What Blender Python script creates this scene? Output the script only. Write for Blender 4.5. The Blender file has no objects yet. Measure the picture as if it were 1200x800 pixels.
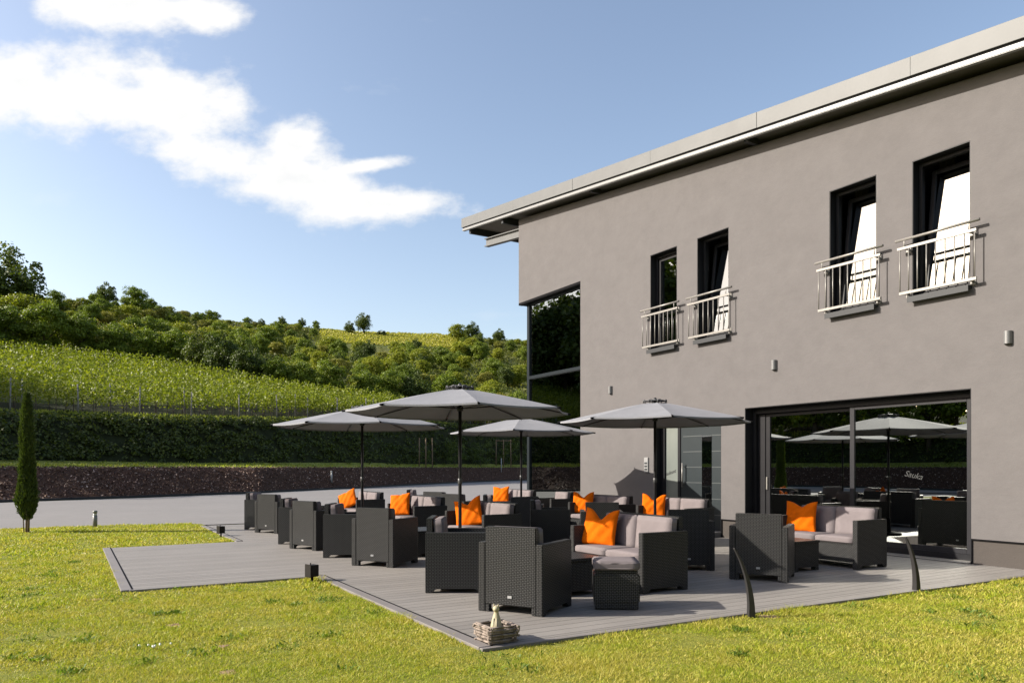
import bpy, bmesh, math, random
import numpy as np
from mathutils import Vector, Matrix, noise as mnoise

R_ = math.radians
SC = bpy.context.scene
COL = SC.collection

# ------------------------------------------------------------------ camera
YAW = math.atan(520 / 870.0)                       # facade runs along X, the camera is turned to it
FWD = Vector((-math.cos(YAW), math.sin(YAW), 0))
RGT = Vector((math.sin(YAW), math.cos(YAW), 0))
CAMH = 1.4
cam_d = bpy.data.cameras.new("camera")
cam = bpy.data.objects.new("camera", cam_d)
COL.objects.link(cam)
cam.location = (0, 0, CAMH)
cam.rotation_euler = (R_(90), 0, math.atan2(FWD.y, FWD.x) - R_(90))
cam_d.sensor_width = 36
cam_d.lens = 870 / 1200 * 36
cam_d.shift_y = 147.6 / 1200
cam_d.clip_start = 0.05
cam_d.clip_end = 6000
SC.camera = cam

# ------------------------------------------------------------------ sun, sky, exposure
SUN_DIR = Vector((-0.50, -1.0, 0.60)).normalized()     # towards the sun
ELEV = math.asin(SUN_DIR.z)
sun_d = bpy.data.lights.new("sun", 'SUN')
sun_d.energy = 5.0
sun_d.angle = R_(0.53)
sun_d.color = (1.0, 0.93, 0.82)
sun = bpy.data.objects.new("sun", sun_d)
COL.objects.link(sun)
sun.rotation_euler = (-SUN_DIR).to_track_quat('-Z', 'Y').to_euler()

world = bpy.data.worlds.new("World")
SC.world = world
world.use_nodes = True
SC.view_settings.view_transform = 'Standard'
SC.view_settings.look = 'None'
SC.view_settings.gamma = 1
SC.view_settings.use_curve_mapping = False
SC.view_settings.exposure = 0.97
SC.render.film_transparent = False
SC.cycles.max_bounces = 8
SC.cycles.transparent_max_bounces = 12
SC.cycles.use_denoising = True


class NT:
    """small helper round a node tree"""
    def __init__(s, tree):
        s.t = tree; s.n = tree.nodes; s.l = tree.links

    def add(s, typ, **kw):
        nd = s.n.new(typ)
        for k, v in kw.items():
            if k.startswith('i_'):
                key = k[2:]
                key = int(key) if key.isdigit() else key.replace('_', ' ')
                s.set(nd.inputs[key], v)
            else:
                setattr(nd, k, v)
        return nd

    def set(s, sock, v):
        if isinstance(v, bpy.types.NodeSocket):
            s.l.new(v, sock)
        else:
            if isinstance(v, (tuple, list)) and len(v) == 3 and sock.type == 'RGBA':
                v = (*v, 1)
            sock.default_value = v

    def math(s, op, a, b=None, clamp=False):
        nd = s.n.new('ShaderNodeMath'); nd.operation = op; nd.use_clamp = clamp
        s.set(nd.inputs[0], a)
        if b is not None:
            s.set(nd.inputs[1], b)
        return nd.outputs[0]

    def dot(s, a, v):
        nd = s.n.new('ShaderNodeVectorMath'); nd.operation = 'DOT_PRODUCT'
        s.set(nd.inputs[0], a); nd.inputs[1].default_value = v
        return nd.outputs['Value']

    def noise(s, vec, scale, detail=4, rough=0.55, w=None):
        nd = s.n.new('ShaderNodeTexNoise')
        if vec is not None: s.set(nd.inputs['Vector'], vec)
        nd.inputs['Scale'].default_value = scale
        nd.inputs['Detail'].default_value = detail
        nd.inputs['Roughness'].default_value = rough
        return nd.outputs['Fac']

    def ramp(s, fac, stops, interp='LINEAR'):
        nd = s.n.new('ShaderNodeValToRGB'); nd.color_ramp.interpolation = interp
        els = nd.color_ramp.elements
        while len(els) > 1: els.remove(els[-1])
        els[0].position = stops[0][0]; c = stops[0][1]
        els[0].color = (*c, 1) if isinstance(c, (tuple, list)) else (c, c, c, 1)
        for p, c in stops[1:]:
            e = els.new(p); e.color = (*c, 1) if isinstance(c, (tuple, list)) else (c, c, c, 1)
        s.set(nd.inputs[0], fac)
        return nd.outputs['Color']

    def mix(s, fac, a, b, mode='MIX'):
        nd = s.n.new('ShaderNodeMix'); nd.data_type = 'RGBA'; nd.blend_type = mode
        s.set(nd.inputs['Factor'], fac); s.set(nd.inputs['A'], a); s.set(nd.inputs['B'], b)
        return nd.outputs['Result']

    def mapping(s, vec, scale=(1, 1, 1), rot=(0, 0, 0), loc=(0, 0, 0)):
        nd = s.n.new('ShaderNodeMapping'); s.set(nd.inputs['Vector'], vec)
        nd.inputs['Scale'].default_value = scale; nd.inputs['Rotation'].default_value = rot
        nd.inputs['Location'].default_value = loc
        return nd.outputs[0]


def build_world():
    nt = NT(world.node_tree)
    nt.n.clear()
    out = nt.add('ShaderNodeOutputWorld')
    sky = nt.add('ShaderNodeTexSky', sky_type='NISHITA')
    sky.sun_disc = False
    sky.sun_elevation = ELEV
    sky.sun_rotation = math.atan2(SUN_DIR.x, SUN_DIR.y)
    sky.altitude = 200
    sky.air_density = 1.0
    sky.dust_density = 2.2
    sky.ozone_density = 1.0
    tint = nt.mix(1.0, sky.outputs[0], (1.03, 0.945, 0.885), 'MULTIPLY')
    bg = nt.add('ShaderNodeBackground', i_Color=tint, i_Strength=0.135)
    # fair-weather clouds at fixed compass directions
    tc = nt.add('ShaderNodeTexCoord')
    d = tc.outputs['Generated']
    f = nt.dot(d, FWD); r = nt.dot(d, RGT); u = nt.dot(d, Vector((0, 0, 1)))
    fs = nt.math('MAXIMUM', f, 0.02)
    a = nt.math('DIVIDE', r, fs); b = nt.math('DIVIDE', u, fs)
    comb = nt.add('ShaderNodeCombineXYZ', i_0=a, i_1=b)
    p = comb.outputs[0]
    n1 = nt.noise(nt.mapping(p, scale=(1, 1.5, 1)), 7.0, 9, 0.60)
    n2 = nt.noise(nt.mapping(p, scale=(1, 1.3, 1), loc=(3, 5, 1)), 2.6, 4, 0.5)
    mask = None
    blobs = [(95, 103, 185, 66, 2), (205, 125, 120, 62, 8), (20, 95, 120, 55, -5), (130, 85, 110, 50, 0), (250, 185, 140, 40, 12), (345, 210, 150, 52, 12),
             (455, 240, 100, 24, 4), (350, 172, 66, 44, 0), (150, 5, 130, 40, -4), (225, 12, 70, 30, 10), (430, 195, 75, 13, -8)]
    for (px, py, rx, ry, deg) in blobs:
        a0 = (px - 600) / 870; b0 = (547.6 - py) / 870
        da = nt.math('SUBTRACT', a, a0); db = nt.math('SUBTRACT', b, b0)
        c, s = math.cos(R_(-deg)), math.sin(R_(-deg))
        e1 = nt.math('ADD', nt.math('MULTIPLY', da, c * 870 / rx), nt.math('MULTIPLY', db, s * 870 / rx))
        e2 = nt.math('ADD', nt.math('MULTIPLY', da, -s * 870 / ry), nt.math('MULTIPLY', db, c * 870 / ry))
        q = nt.math('ADD', nt.math('POWER', e1, 2), nt.math('POWER', e2, 2))
        v = nt.math('SUBTRACT', 1.0, nt.math('SQRT', q))
        mask = v if mask is None else nt.math('SMOOTH_MAX', mask, v)
        if mask is not v:
            mask.node.inputs[2].default_value = 0.25
    dens = nt.math('ADD', mask, nt.math('MULTIPLY', nt.math('SUBTRACT', n1, 0.505), 2.6))
    # a few faint wisps
    wisp = nt.math('MULTIPLY', nt.math('SUBTRACT', nt.noise(nt.mapping(p, scale=(1, 2.5, 1), loc=(9, 2, 0)), 3.0, 7, 0.6), 0.60), 1.2)
    mr = nt.add('ShaderNodeMapRange', interpolation_type='SMOOTHSTEP', i_Value=dens)
    mr.inputs['From Min'].default_value = -0.02; mr.inputs['From Max'].default_value = 0.66
    front = nt.math('GREATER_THAN', f, 0.05)
    fac = nt.math('MULTIPLY', nt.math('MAXIMUM', mr.outputs[0], nt.math('MULTIPLY', wisp, 1.0, True)), front, True)
    # denser middle is very slightly greyer
    shade = nt.math('MULTIPLY', nt.math('SUBTRACT', dens, 0.75, True), nt.math('SUBTRACT', n2, 0.35, True))
    ccol = nt.mix(nt.math('MULTIPLY', shade, 3.5, True), (1.0, 0.995, 0.985), (0.78, 0.81, 0.84))
    bgc = nt.add('ShaderNodeBackground', i_Color=ccol, i_Strength=0.53)
    ms = nt.add('ShaderNodeMixShader')
    nt.l.new(fac, ms.inputs[0]); nt.l.new(bg.outputs[0], ms.inputs[1]); nt.l.new(bgc.outputs[0], ms.inputs[2])
    nt.l.new(ms.outputs[0], out.inputs[0])


build_world()

# ------------------------------------------------------------------ object helpers


def tag(o, label=None, cat=None, group=None, kind=None):
    if label: o['label'] = label
    if cat: o['category'] = cat
    if group: o['group'] = group
    if kind: o['kind'] = kind
    return o


def link_mesh(name, me, mat=None, parent=None):
    o = bpy.data.objects.new(name, me)
    COL.objects.link(o)
    if mat is not None:
        for m in (mat if isinstance(mat, (list, tuple)) else [mat]):
            me.materials.append(m)
    if parent is not None: o.parent = parent
    return o


def empty(name, loc=(0, 0, 0), rz=0):
    o = bpy.data.objects.new(name, None)
    COL.objects.link(o)
    o.location = loc; o.rotation_euler = (0, 0, rz); o.empty_display_size = 0.2
    return o


def copy_tree(o, parent=None):
    c = o.copy(); COL.objects.link(c)
    if parent is not None:
        c.parent = parent
    for ch in list(o.children):
        copy_tree(ch, c)
    return c


def box_uv(bm):
    uvl = bm.loops.layers.uv.verify()
    for f in bm.faces:
        n = f.normal; ax, ay, az = abs(n.x), abs(n.y), abs(n.z)
        for lp in f.loops:
            co = lp.vert.co
            if az >= ax and az >= ay: lp[uvl].uv = (co.x, co.y)
            elif ax >= ay: lp[uvl].uv = (co.y, co.z)
            else: lp[uvl].uv = (co.x, co.z)


class MB:
    def __init__(s): s.bm = bmesh.new()

    def box(s, x0, x1, y0, y1, z0, z1, m=None, mi=0):
        co = [(x0, y0, z0), (x1, y0, z0), (x1, y1, z0), (x0, y1, z0), (x0, y0, z1), (x1, y0, z1), (x1, y1, z1), (x0, y1, z1)]
        vs = [s.bm.verts.new((m @ Vector(c)) if m else c) for c in co]
        for q in ((0, 3, 2, 1), (4, 5, 6, 7), (0, 1, 5, 4), (1, 2, 6, 5), (2, 3, 7, 6), (3, 0, 4, 7)):
            s.bm.faces.new([vs[i] for i in q]).material_index = mi
        return s

    def prism(s, pts, axis, a, b, mi=0, m=None):
        """extrude a polygon (2-D pts) along axis from a to b"""
        def mk(p, t):
            v = {'x': (t, p[0], p[1]), 'y': (p[0], t, p[1]), 'z': (p[0], p[1], t)}[axis]
            return s.bm.verts.new((m @ Vector(v)) if m else v)
        A = [mk(p, a) for p in pts]; B = [mk(p, b) for p in pts]
        n = len(pts)
        fs = [s.bm.faces.new(A), s.bm.faces.new(B[::-1])]
        for i in range(n):
            fs.append(s.bm.faces.new([A[i], B[i], B[(i + 1) % n], A[(i + 1) % n]]))
        for f in fs: f.material_index = mi
        return s

    def tube(s, p0, p1, r0, r1=None, n=12, cap=True):
        r1 = r0 if r1 is None else r1
        p0 = Vector(p0); p1 = Vector(p1); d = (p1 - p0).normalized()
        up = Vector((0, 0, 1)) if abs(d.z) < 0.95 else Vector((1, 0, 0))
        x = d.cross(up).normalized(); y = d.cross(x)
        A = []; B = []
        for i in range(n):
            t = 2 * math.pi * i / n; o = x * math.cos(t) + y * math.sin(t)
            A.append(s.bm.verts.new(p0 + o * r0)); B.append(s.bm.verts.new(p1 + o * r1))
        for i in range(n):
            s.bm.faces.new([A[i], A[(i + 1) % n], B[(i + 1) % n], B[i]]).smooth = True
        if cap:
            s.bm.faces.new(A[::-1]); s.bm.faces.new(B)
        return s

    def lathe(s, prof, n=24, m=None, sy=1.0):
        rings = []
        for r, z in prof:
            rings.append([s.bm.verts.new(((m @ Vector((r * math.cos(2 * math.pi * i / n), sy * r * math.sin(2 * math.pi * i / n), z))) if m
                                          else (r * math.cos(2 * math.pi * i / n), sy * r * math.sin(2 * math.pi * i / n), z))) for i in range(n)])
        for a, b in zip(rings, rings[1:]):
            for i in range(n):
                s.bm.faces.new([a[i], a[(i + 1) % n], b[(i + 1) % n], b[i]]).smooth = True
        s.bm.faces.new(rings[0][::-1]); s.bm.faces.new(rings[-1])
        return s

    def quad(s, *p):
        s.bm.faces.new([s.bm.verts.new(q) for q in p]); return s

    def build(s, name, mat, parent=None, bevel=0, seg=2, smooth=False, loc=None, rot=None):
        bm = s.bm
        bmesh.ops.recalc_face_normals(bm, faces=bm.faces)
        if bevel:
            es = [e for e in bm.edges if len(e.link_faces) == 2 and e.calc_face_angle(0) > 0.5]
            bmesh.ops.bevel(bm, geom=es, offset=bevel, segments=seg, affect='EDGES', clamp_overlap=True)
        bm.normal_update()
        box_uv(bm)
        if smooth:
            for f in bm.faces: f.smooth = True
        me = bpy.data.meshes.new(name)
        bm.to_mesh(me); bm.free()
        o = link_mesh(name, me, mat, parent)
        if loc is not None: o.location = loc
        if rot is not None: o.rotation_euler = rot
        return o


def mesh_np(name, V, Fs, mat, parent=None, nper=4, smooth=False, mi=None):
    """V (N,3), Fs (M,nper)"""
    me = bpy.data.meshes.new(name)
    V = np.asarray(V, dtype=np.float32); Fs = np.asarray(Fs, dtype=np.int32)
    me.vertices.add(len(V)); me.vertices.foreach_set('co', V.ravel())
    me.loops.add(Fs.size); me.loops.foreach_set('vertex_index', Fs.ravel())
    me.polygons.add(len(Fs))
    me.polygons.foreach_set('loop_start', np.arange(0, Fs.size, nper, dtype=np.int32))
    me.polygons.foreach_set('loop_total', np.full(len(Fs), nper, dtype=np.int32))
    if smooth: me.polygons.foreach_set('use_smooth', np.ones(len(Fs), dtype=bool))
    if mi is not None: me.polygons.foreach_set('material_index', np.asarray(mi, dtype=np.int32))
    me.update(calc_edges=True)
    return link_mesh(name, me, mat, parent)


# ------------------------------------------------------------------ materials
MATS = {}


def newmat(name):
    m = bpy.data.materials.new(name); m.use_nodes = True
    nt = NT(m.node_tree)
    return m, nt, nt.n['Principled BSDF']


def plain(name, col, rough=0.5, metal=0.0, spec=0.5, var=0.0, scale=8, bump=0.0, bscale=60):
    m, nt, b = newmat(name)
    tc = nt.add('ShaderNodeTexCoord').outputs['Object']
    if var:
        n = nt.noise(tc, scale, 5, 0.6)
        c = nt.ramp(n, [(0.3, tuple(x * (1 - var) for x in col)), (0.7, tuple(min(1, x * (1 + var)) for x in col))])
        nt.l.new(c, b.inputs['Base Color'])
    else:
        b.inputs['Base Color'].default_value = (*col, 1)
    b.inputs['Roughness'].default_value = rough
    b.inputs['Metallic'].default_value = metal
    b.inputs['Specular IOR Level'].default_value = spec
    if bump:
        bp = nt.add('ShaderNodeBump', i_Strength=bump, i_Distance=0.004)
        nt.l.new(nt.noise(tc, bscale, 4, 0.6), bp.inputs['Height'])
        nt.l.new(bp.outputs[0], b.inputs['Normal'])
    return m


def m_stucco(name, col):
    m, nt, b = newmat(name)
    tc = nt.add('ShaderNodeTexCoord').outputs['Object']
    n1 = nt.noise(tc, 1.1, 6, 0.62)
    n2 = nt.noise(nt.mapping(tc, scale=(0.8, 1, 1)), 3.2, 8, 0.72)
    n3 = nt.noise(tc, 140, 3, 0.6)
    c = nt.ramp(n1, [(0.3, tuple(x * 0.90 for x in col)), (0.7, tuple(x * 1.09 for x in col))])
    c = nt.mix(0.55, c, nt.ramp(n2, [(0.32, tuple(x * 0.84 for x in col)), (0.68, tuple(x * 1.14 for x in col))]))
    c = nt.mix(0.22, c, nt.ramp(n3, [(0.3, tuple(x * 0.7 for x in col)), (0.7, tuple(x * 1.25 for x in col))]))
    nt.l.new(c, b.inputs['Base Color'])
    b.inputs['Roughness'].default_value = 0.92
    b.inputs['Specular IOR Level'].default_value = 0.2
    h = nt.math('ADD', nt.math('MULTIPLY', n3, 0.5), nt.math('ADD', nt.math('MULTIPLY', n2, 2.2), n1))
    bp = nt.add('ShaderNodeBump', i_Strength=0.5, i_Distance=0.008, i_Height=h)
    nt.l.new(bp.outputs[0], b.inputs['Normal'])
    return m


def m_wicker(name, lo=(0.002, 0.002, 0.0025), hi=(0.098, 0.098, 0.097)):
    m, nt, b = newmat(name)
    uv = nt.add('ShaderNodeUVMap').outputs[0]
    br = nt.add('ShaderNodeTexBrick', offset=0.5, offset_frequency=2, squash=1.0)
    nt.l.new(uv, br.inputs['Vector'])
    br.inputs['Scale'].default_value = 1.0
    br.inputs['Brick Width'].default_value = 0.036
    br.inputs['Row Height'].default_value = 0.0165
    br.inputs['Mortar Size'].default_value = 0.0036
    br.inputs['Mortar Smooth'].default_value = 0.55
    br.inputs['Color1'].default_value = (1, 1, 1, 1); br.inputs['Color2'].default_value = (.86, .86, .86, 1)
    br.inputs['Mortar'].default_value = (0, 0, 0, 1)
    # every strand bows up in its middle
    sep = nt.add('ShaderNodeSeparateXYZ'); nt.l.new(uv, sep.inputs[0])
    row = nt.math('FLOOR', nt.math('DIVIDE', sep.outputs[1], 0.0165))
    par = nt.math('MULTIPLY', nt.math('MODULO', row, 2.0), 0.5)
    t = nt.math('FRACT', nt.math('ADD', nt.math('DIVIDE', sep.outputs[0], 0.036), par))
    bow = nt.math('SINE', nt.math('MULTIPLY', t, math.pi))
    hgt = nt.math('MULTIPLY', nt.math('SUBTRACT', 1.0, br.outputs['Fac']), bow)
    c = nt.mix(hgt, lo, hi)
    tc = nt.add('ShaderNodeTexCoord').outputs['Object']
    dust = nt.noise(tc, 5, 5, 0.6)
    c = nt.mix(nt.math('MULTIPLY', dust, 0.12), c, (0.022, 0.021, 0.019))
    nt.l.new(c, b.inputs['Base Color'])
    b.inputs['Roughness'].default_value = 0.36
    b.inputs['Specular IOR Level'].default_value = 0.16
    bp = nt.add('ShaderNodeBump', i_Strength=0.8, i_Distance=0.004, i_Height=hgt)
    nt.l.new(bp.outputs[0], b.inputs['Normal'])
    return m


def m_fabric(name, col, rough=0.9, wr=0.35, scale=9, weave=900):
    m, nt, b = newmat(name)
    tc = nt.add('ShaderNodeTexCoord').outputs['Object']
    n1 = nt.noise(tc, scale, 5, 0.6); n2 = nt.noise(tc, weave, 2, 0.5)
    c = nt.ramp(n1, [(0.3, tuple(x * 0.9 for x in col)), (0.7, tuple(min(1, x * 1.07) for x in col))])
    nt.l.new(c, b.inputs['Base Color'])
    b.inputs['Roughness'].default_value = rough
    b.inputs['Specular IOR Level'].default_value = 0.08
    b.inputs['Sheen Weight'].default_value = 0.0
    h = nt.math('ADD', n1, nt.math('MULTIPLY', n2, 0.08))
    bp = nt.add('ShaderNodeBump', i_Strength=wr, i_Distance=0.02, i_Height=h)
    nt.l.new(bp.outputs[0], b.inputs['Normal'])
    return m


def m_canopy():
    m, nt, b = newmat("canopy_fabric")
    tc = nt.add('ShaderNodeTexCoord').outputs['Object']
    n1 = nt.noise(tc, 3, 5, 0.6)
    c = nt.ramp(n1, [(0.3, (0.190, 0.194, 0.210)), (0.7, (0.218, 0.222, 0.240))])
    out = nt.n['Material Output']
    nt.l.new(c, b.inputs['Base Color']); b.inputs['Roughness'].default_value = 0.85
    b.inputs['Specular IOR Level'].default_value = 0.3
    tr = nt.add('ShaderNodeBsdfTranslucent', i_Color=(0.12, 0.10, 0.10))
    ms = nt.add('ShaderNodeMixShader'); ms.inputs[0].default_value = 0.02
    nt.l.new(b.outputs[0], ms.inputs[1]); nt.l.new(tr.outputs[0], ms.inputs[2]); nt.l.new(ms.outputs[0], out.inputs[0])
    bp = nt.add('ShaderNodeBump', i_Strength=0.2, i_Distance=0.02, i_Height=n1)
    nt.l.new(bp.outputs[0], b.inputs['Normal'])
    return m


def m_leaf(name, cols, trans=0.25, rough=0.55, objvar=0.25, patch=0.15, pscale=0.25):
    """leaf shader: colour varies per leaf, per plant and in patches"""
    m, nt, b = newmat(name)
    out = nt.n['Material Output']
    geo = nt.add('ShaderNodeNewGeometry'); oi = nt.add('ShaderNodeObjectInfo')
    nz = nt.noise(geo.outputs['Position'], pscale, 4, 0.6)
    f = nt.math('ADD', nt.math('MULTIPLY', geo.outputs['Random Per Island'], 1 - objvar - patch),
                nt.math('ADD', nt.math('MULTIPLY', oi.outputs['Random'], objvar), nt.math('MULTIPLY', nz, patch * 1.0)))
    k = len(cols)
    c = nt.ramp(f, [(i / (k - 1), cc) for i, cc in enumerate(cols)])
    nt.l.new(c, b.inputs['Base Color']); b.inputs['Roughness'].default_value = rough
    b.inputs['Specular IOR Level'].default_value = 0.3
    tl = nt.add('ShaderNodeBsdfTranslucent', i_Color=nt.mix(1.0, c, (1.5, 1.6, 0.6), 'MULTIPLY'))
    ms = nt.add('ShaderNodeMixShader'); ms.inputs[0].default_value = trans
    nt.l.new(b.outputs[0], ms.inputs[1]); nt.l.new(tl.outputs[0], ms.inputs[2]); nt.l.new(ms.outputs[0], out.inputs[0])
    return m


def m_glass(name, refl=0.30, tint=(0.30, 0.33, 0.33), clear=0.85):
    """coated insulating glass: a strong mirror layer over tinted, see-through glass"""
    m, nt, b = newmat(name)
    nt.n.remove(b)
    out = nt.n['Material Output']
    gl = nt.add('ShaderNodeBsdfGlossy', i_Color=(0.92, 0.97, 0.95), i_Roughness=0.0)
    tr = nt.add('ShaderNodeBsdfTransparent', i_Color=tint)
    fr = nt.add('ShaderNodeFresnel', i_IOR=1.5)
    fac = nt.math('ADD', refl, nt.math('MULTIPLY', fr.outputs[0], 1.2), True)
    ms = nt.add('ShaderNodeMixShader')
    nt.l.new(fac, ms.inputs[0]); nt.l.new(tr.outputs[0], ms.inputs[1]); nt.l.new(gl.outputs[0], ms.inputs[2])
    nt.l.new(ms.outputs[0], out.inputs[0])
    return m


def m_deck():
    m, nt, b = newmat("deck_board")
    tc = nt.add('ShaderNodeTexCoord').outputs['Object']
    geo = nt.add('ShaderNodeNewGeometry')
    # fine grooves run along the boards (y); long streaks of weathering too
    st = nt.noise(nt.mapping(tc, scale=(26, 0.7, 1)), 2.0, 5, 0.6)
    pt = nt.noise(tc, 1.3, 5, 0.6)
    base = nt.ramp(geo.outputs['Random Per Island'], [(0, (0.172, 0.160, 0.148)), (0.5, (0.212, 0.198, 0.184)), (1, (0.240, 0.224, 0.208))])
    c = nt.mix(0.35, base, nt.ramp(st, [(0.3, (0.145, 0.135, 0.125)), (0.7, (0.250, 0.233, 0.215))]))
    c = nt.mix(0.25, c, nt.ramp(pt, [(0.3, (0.150, 0.139, 0.128)), (0.7, (0.240, 0.224, 0.207))]))
    sep = nt.add('ShaderNodeSeparateXYZ'); nt.l.new(tc, sep.inputs[0])
    w = nt.math('SINE', nt.math('MULTIPLY', sep.outputs[0], 2 * math.pi / 0.0125))
    nt.l.new(c, b.inputs['Base Color']); b.inputs['Roughness'].default_value = 0.62
    b.inputs['Specular IOR Level'].default_value = 0.35
    bp = nt.add('ShaderNodeBump', i_Strength=0.25, i_Distance=0.002, i_Height=w)
    nt.l.new(bp.outputs[0], b.inputs['Normal'])
    return m


def m_paving():
    m, nt, b = newmat("paving")
    tc = nt.add('ShaderNodeTexCoord').outputs['Object']
    br = nt.add('ShaderNodeTexBrick', offset=0.5)
    nt.l.new(nt.mapping(tc, rot=(0, 0, R_(-35))), br.inputs['Vector'])
    br.inputs['Scale'].default_value = 1; br.inputs['Brick Width'].default_value = 0.30; br.inputs['Row Height'].default_value = 0.20
    br.inputs['Mortar Size'].default_value = 0.006
    br.inputs['Color1'].default_value = (0.165, 0.156, 0.151, 1); br.inputs['Color2'].default_value = (0.188, 0.178, 0.172, 1)
    br.inputs['Mortar'].default_value = (0.12, 0.113, 0.108, 1)
    n = nt.noise(tc, 0.35, 6, 0.6); n2 = nt.noise(tc, 30, 4, 0.6)
    c = nt.mix(0.35, br.outputs[0], nt.ramp(n, [(0.3, (0.14, 0.132, 0.128)), (0.7, (0.205, 0.194, 0.188))]))
    c = nt.mix(0.2, c, nt.ramp(n2, [(0.3, (0.12, 0.114, 0.11)), (0.7, (0.22, 0.21, 0.205))]))
    nt.l.new(c, b.inputs['Base Color']); b.inputs['Roughness'].default_value = 0.85
    return m


def m_ground(name, stops, scale=1.0, detail=8, stops2=None, scale2=12, bump=0.3, bscale=40, f2=0.5, dist=0.03):
    m, nt, b = newmat(name)
    tc = nt.add('ShaderNodeTexCoord').outputs['Object']
    c = nt.ramp(nt.noise(tc, scale, detail, 0.62), stops)
    if stops2: c = nt.mix(f2, c, nt.ramp(nt.noise(tc, scale2, 6, 0.65), stops2))
    nt.l.new(c, b.inputs['Base Color']); b.inputs['Roughness'].default_value = 0.95; b.inputs['Specular IOR Level'].default_value = 0.15
    bp = nt.add('ShaderNodeBump', i_Strength=bump, i_Distance=dist)
    nt.l.new(nt.noise(tc, bscale, 5, 0.65), bp.inputs['Height'])
    nt.l.new(bp.outputs[0], b.inputs['Normal'])
    return m


def m_grass_blade():
    m, nt, b = newmat("grass_blades")
    out = nt.n['Material Output']
    geo = nt.add('ShaderNodeNewGeometry')
    pos = geo.outputs['Position']
    r = geo.outputs['Random Per Island']
    n1 = nt.noise(pos, 0.55, 5, 0.65); n2 = nt.noise(pos, 2.7, 5, 0.65)
    green = nt.ramp(r, [(0, (0.165, 0.225, 0.010)), (0.5, (0.265, 0.335, 0.016)), (1, (0.38, 0.42, 0.032))])
    straw = nt.ramp(r, [(0, (0.28, 0.26, 0.03)), (0.5, (0.43, 0.38, 0.070)), (1, (0.58, 0.49, 0.16))])
    mixf = nt.math('ADD', nt.math('MULTIPLY', n1, 0.9), nt.math('ADD', nt.math('MULTIPLY', n2, 0.9), nt.math('MULTIPLY', nt.math('FRACT', nt.math('MULTIPLY', r, 17.3)), 0.45)))
    k = nt.add('ShaderNodeMapRange', interpolation_type='SMOOTHSTEP', i_Value=mixf)
    k.inputs['From Min'].default_value = 0.88; k.inputs['From Max'].default_value = 1.30
    c = nt.mix(k.outputs[0], green, straw)
    nt.l.new(c, b.inputs['Base Color']); b.inputs['Roughness'].default_value = 0.5
    b.inputs['Specular IOR Level'].default_value = 0.25
    tl = nt.add('ShaderNodeBsdfTranslucent', i_Color=nt.mix(1.0, c, (1.2, 1.25, 0.6), 'MULTIPLY'))
    ms = nt.add('ShaderNodeMixShader'); ms.inputs[0].default_value = 0.35
    nt.l.new(b.outputs[0], ms.inputs[1]); nt.l.new(tl.outputs[0], ms.inputs[2]); nt.l.new(ms.outputs[0], out.inputs[0])
    return m


M_STUCCO = m_stucco("stucco_taupe", (0.116, 0.109, 0.109))
M_PLINTH = m_stucco("stucco_plinth", (0.066, 0.058, 0.053))
M_ANTHR = plain("anthracite_metal", (0.013, 0.013, 0.015), 0.45, 0.0, 0.18, 0.1, 3)
M_BLACK = plain("black_rubber", (0.006, 0.006, 0.007), 0.7, 0.0, 0.05)
M_ZINC = plain("roof_zinc", (0.122, 0.124, 0.124), 0.5, 0.0, 0.22, 0.08, 1.5)
M_WHITEMETAL = plain("gutter_white", (0.20, 0.20, 0.195), 0.4, 0.0)
M_SOFFIT = plain("soffit_board", (0.12, 0.108, 0.094), 0.8, 0, 0.3, 0.1, 2)
M_STEEL = plain("galvanised_steel", (0.205, 0.195, 0.18), 0.38, 0.15, 0.5, 0.12, 30)
M_BEAM = plain("beam_grey", (0.035, 0.037, 0.040), 0.5, 0.0, 0.2)
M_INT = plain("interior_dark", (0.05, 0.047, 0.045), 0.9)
M_WICKER = m_wicker("wicker_black")
M_CUSH = m_fabric("cushion_grey", (0.165, 0.143, 0.146), 0.92, 0.22, 6)
M_PIL = m_fabric("pillow_orange", (0.62, 0.118, 0.0015), 0.85, 0.4, 10)
M_CANOPY = m_canopy()
M_POLE = plain("umbrella_pole_metal", (0.018, 0.018, 0.020), 0.35, 0.0, 0.3)
M_DECK = m_deck()
M_BORDER = plain("deck_border", (0.168, 0.154, 0.148), 0.6, 0, 0.4, 0.08, 3)
M_PAVE = m_paving()
M_GLASS = m_glass("door_glass", 0.42, (0.16, 0.17, 0.17))
M_GLASS_UP = m_glass("window_glass", 0.25, (0.2, 0.22, 0.23))
M_GLASS_CORNER = m_glass("corner_glass", 0.24, (0.22, 0.27, 0.27))
M_BLADE = m_grass_blade()
M_SOIL = m_ground("lawn_soil", [(0.3, (0.10, 0.125, 0.015)), (0.6, (0.18, 0.18, 0.03)), (0.75, (0.30, 0.23, 0.08))], 1.0, 8,
                  [(0.35, (0.09, 0.11, 0.015)), (0.65, (0.24, 0.24, 0.05))], 20, 0.5, 60)
M_BARK = plain("bark", (0.085, 0.065, 0.045), 0.9, 0, 0.2, 0.3, 12, 0.6, 30)
M_WOOD = plain("stake_wood", (0.17, 0.12, 0.075), 0.8, 0, 0.2, 0.2, 8)
M_LIGHTGREY = plain("lamp_grey", (0.17, 0.17, 0.17), 0.4, 0.3)


# ================================================================== TERRAIN
# the valley side is laid out by compass bearing (deg) from the terrace and distance (m)
def tab(xs, ys): return lambda a: float(np.interp(a, xs, ys))


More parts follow.
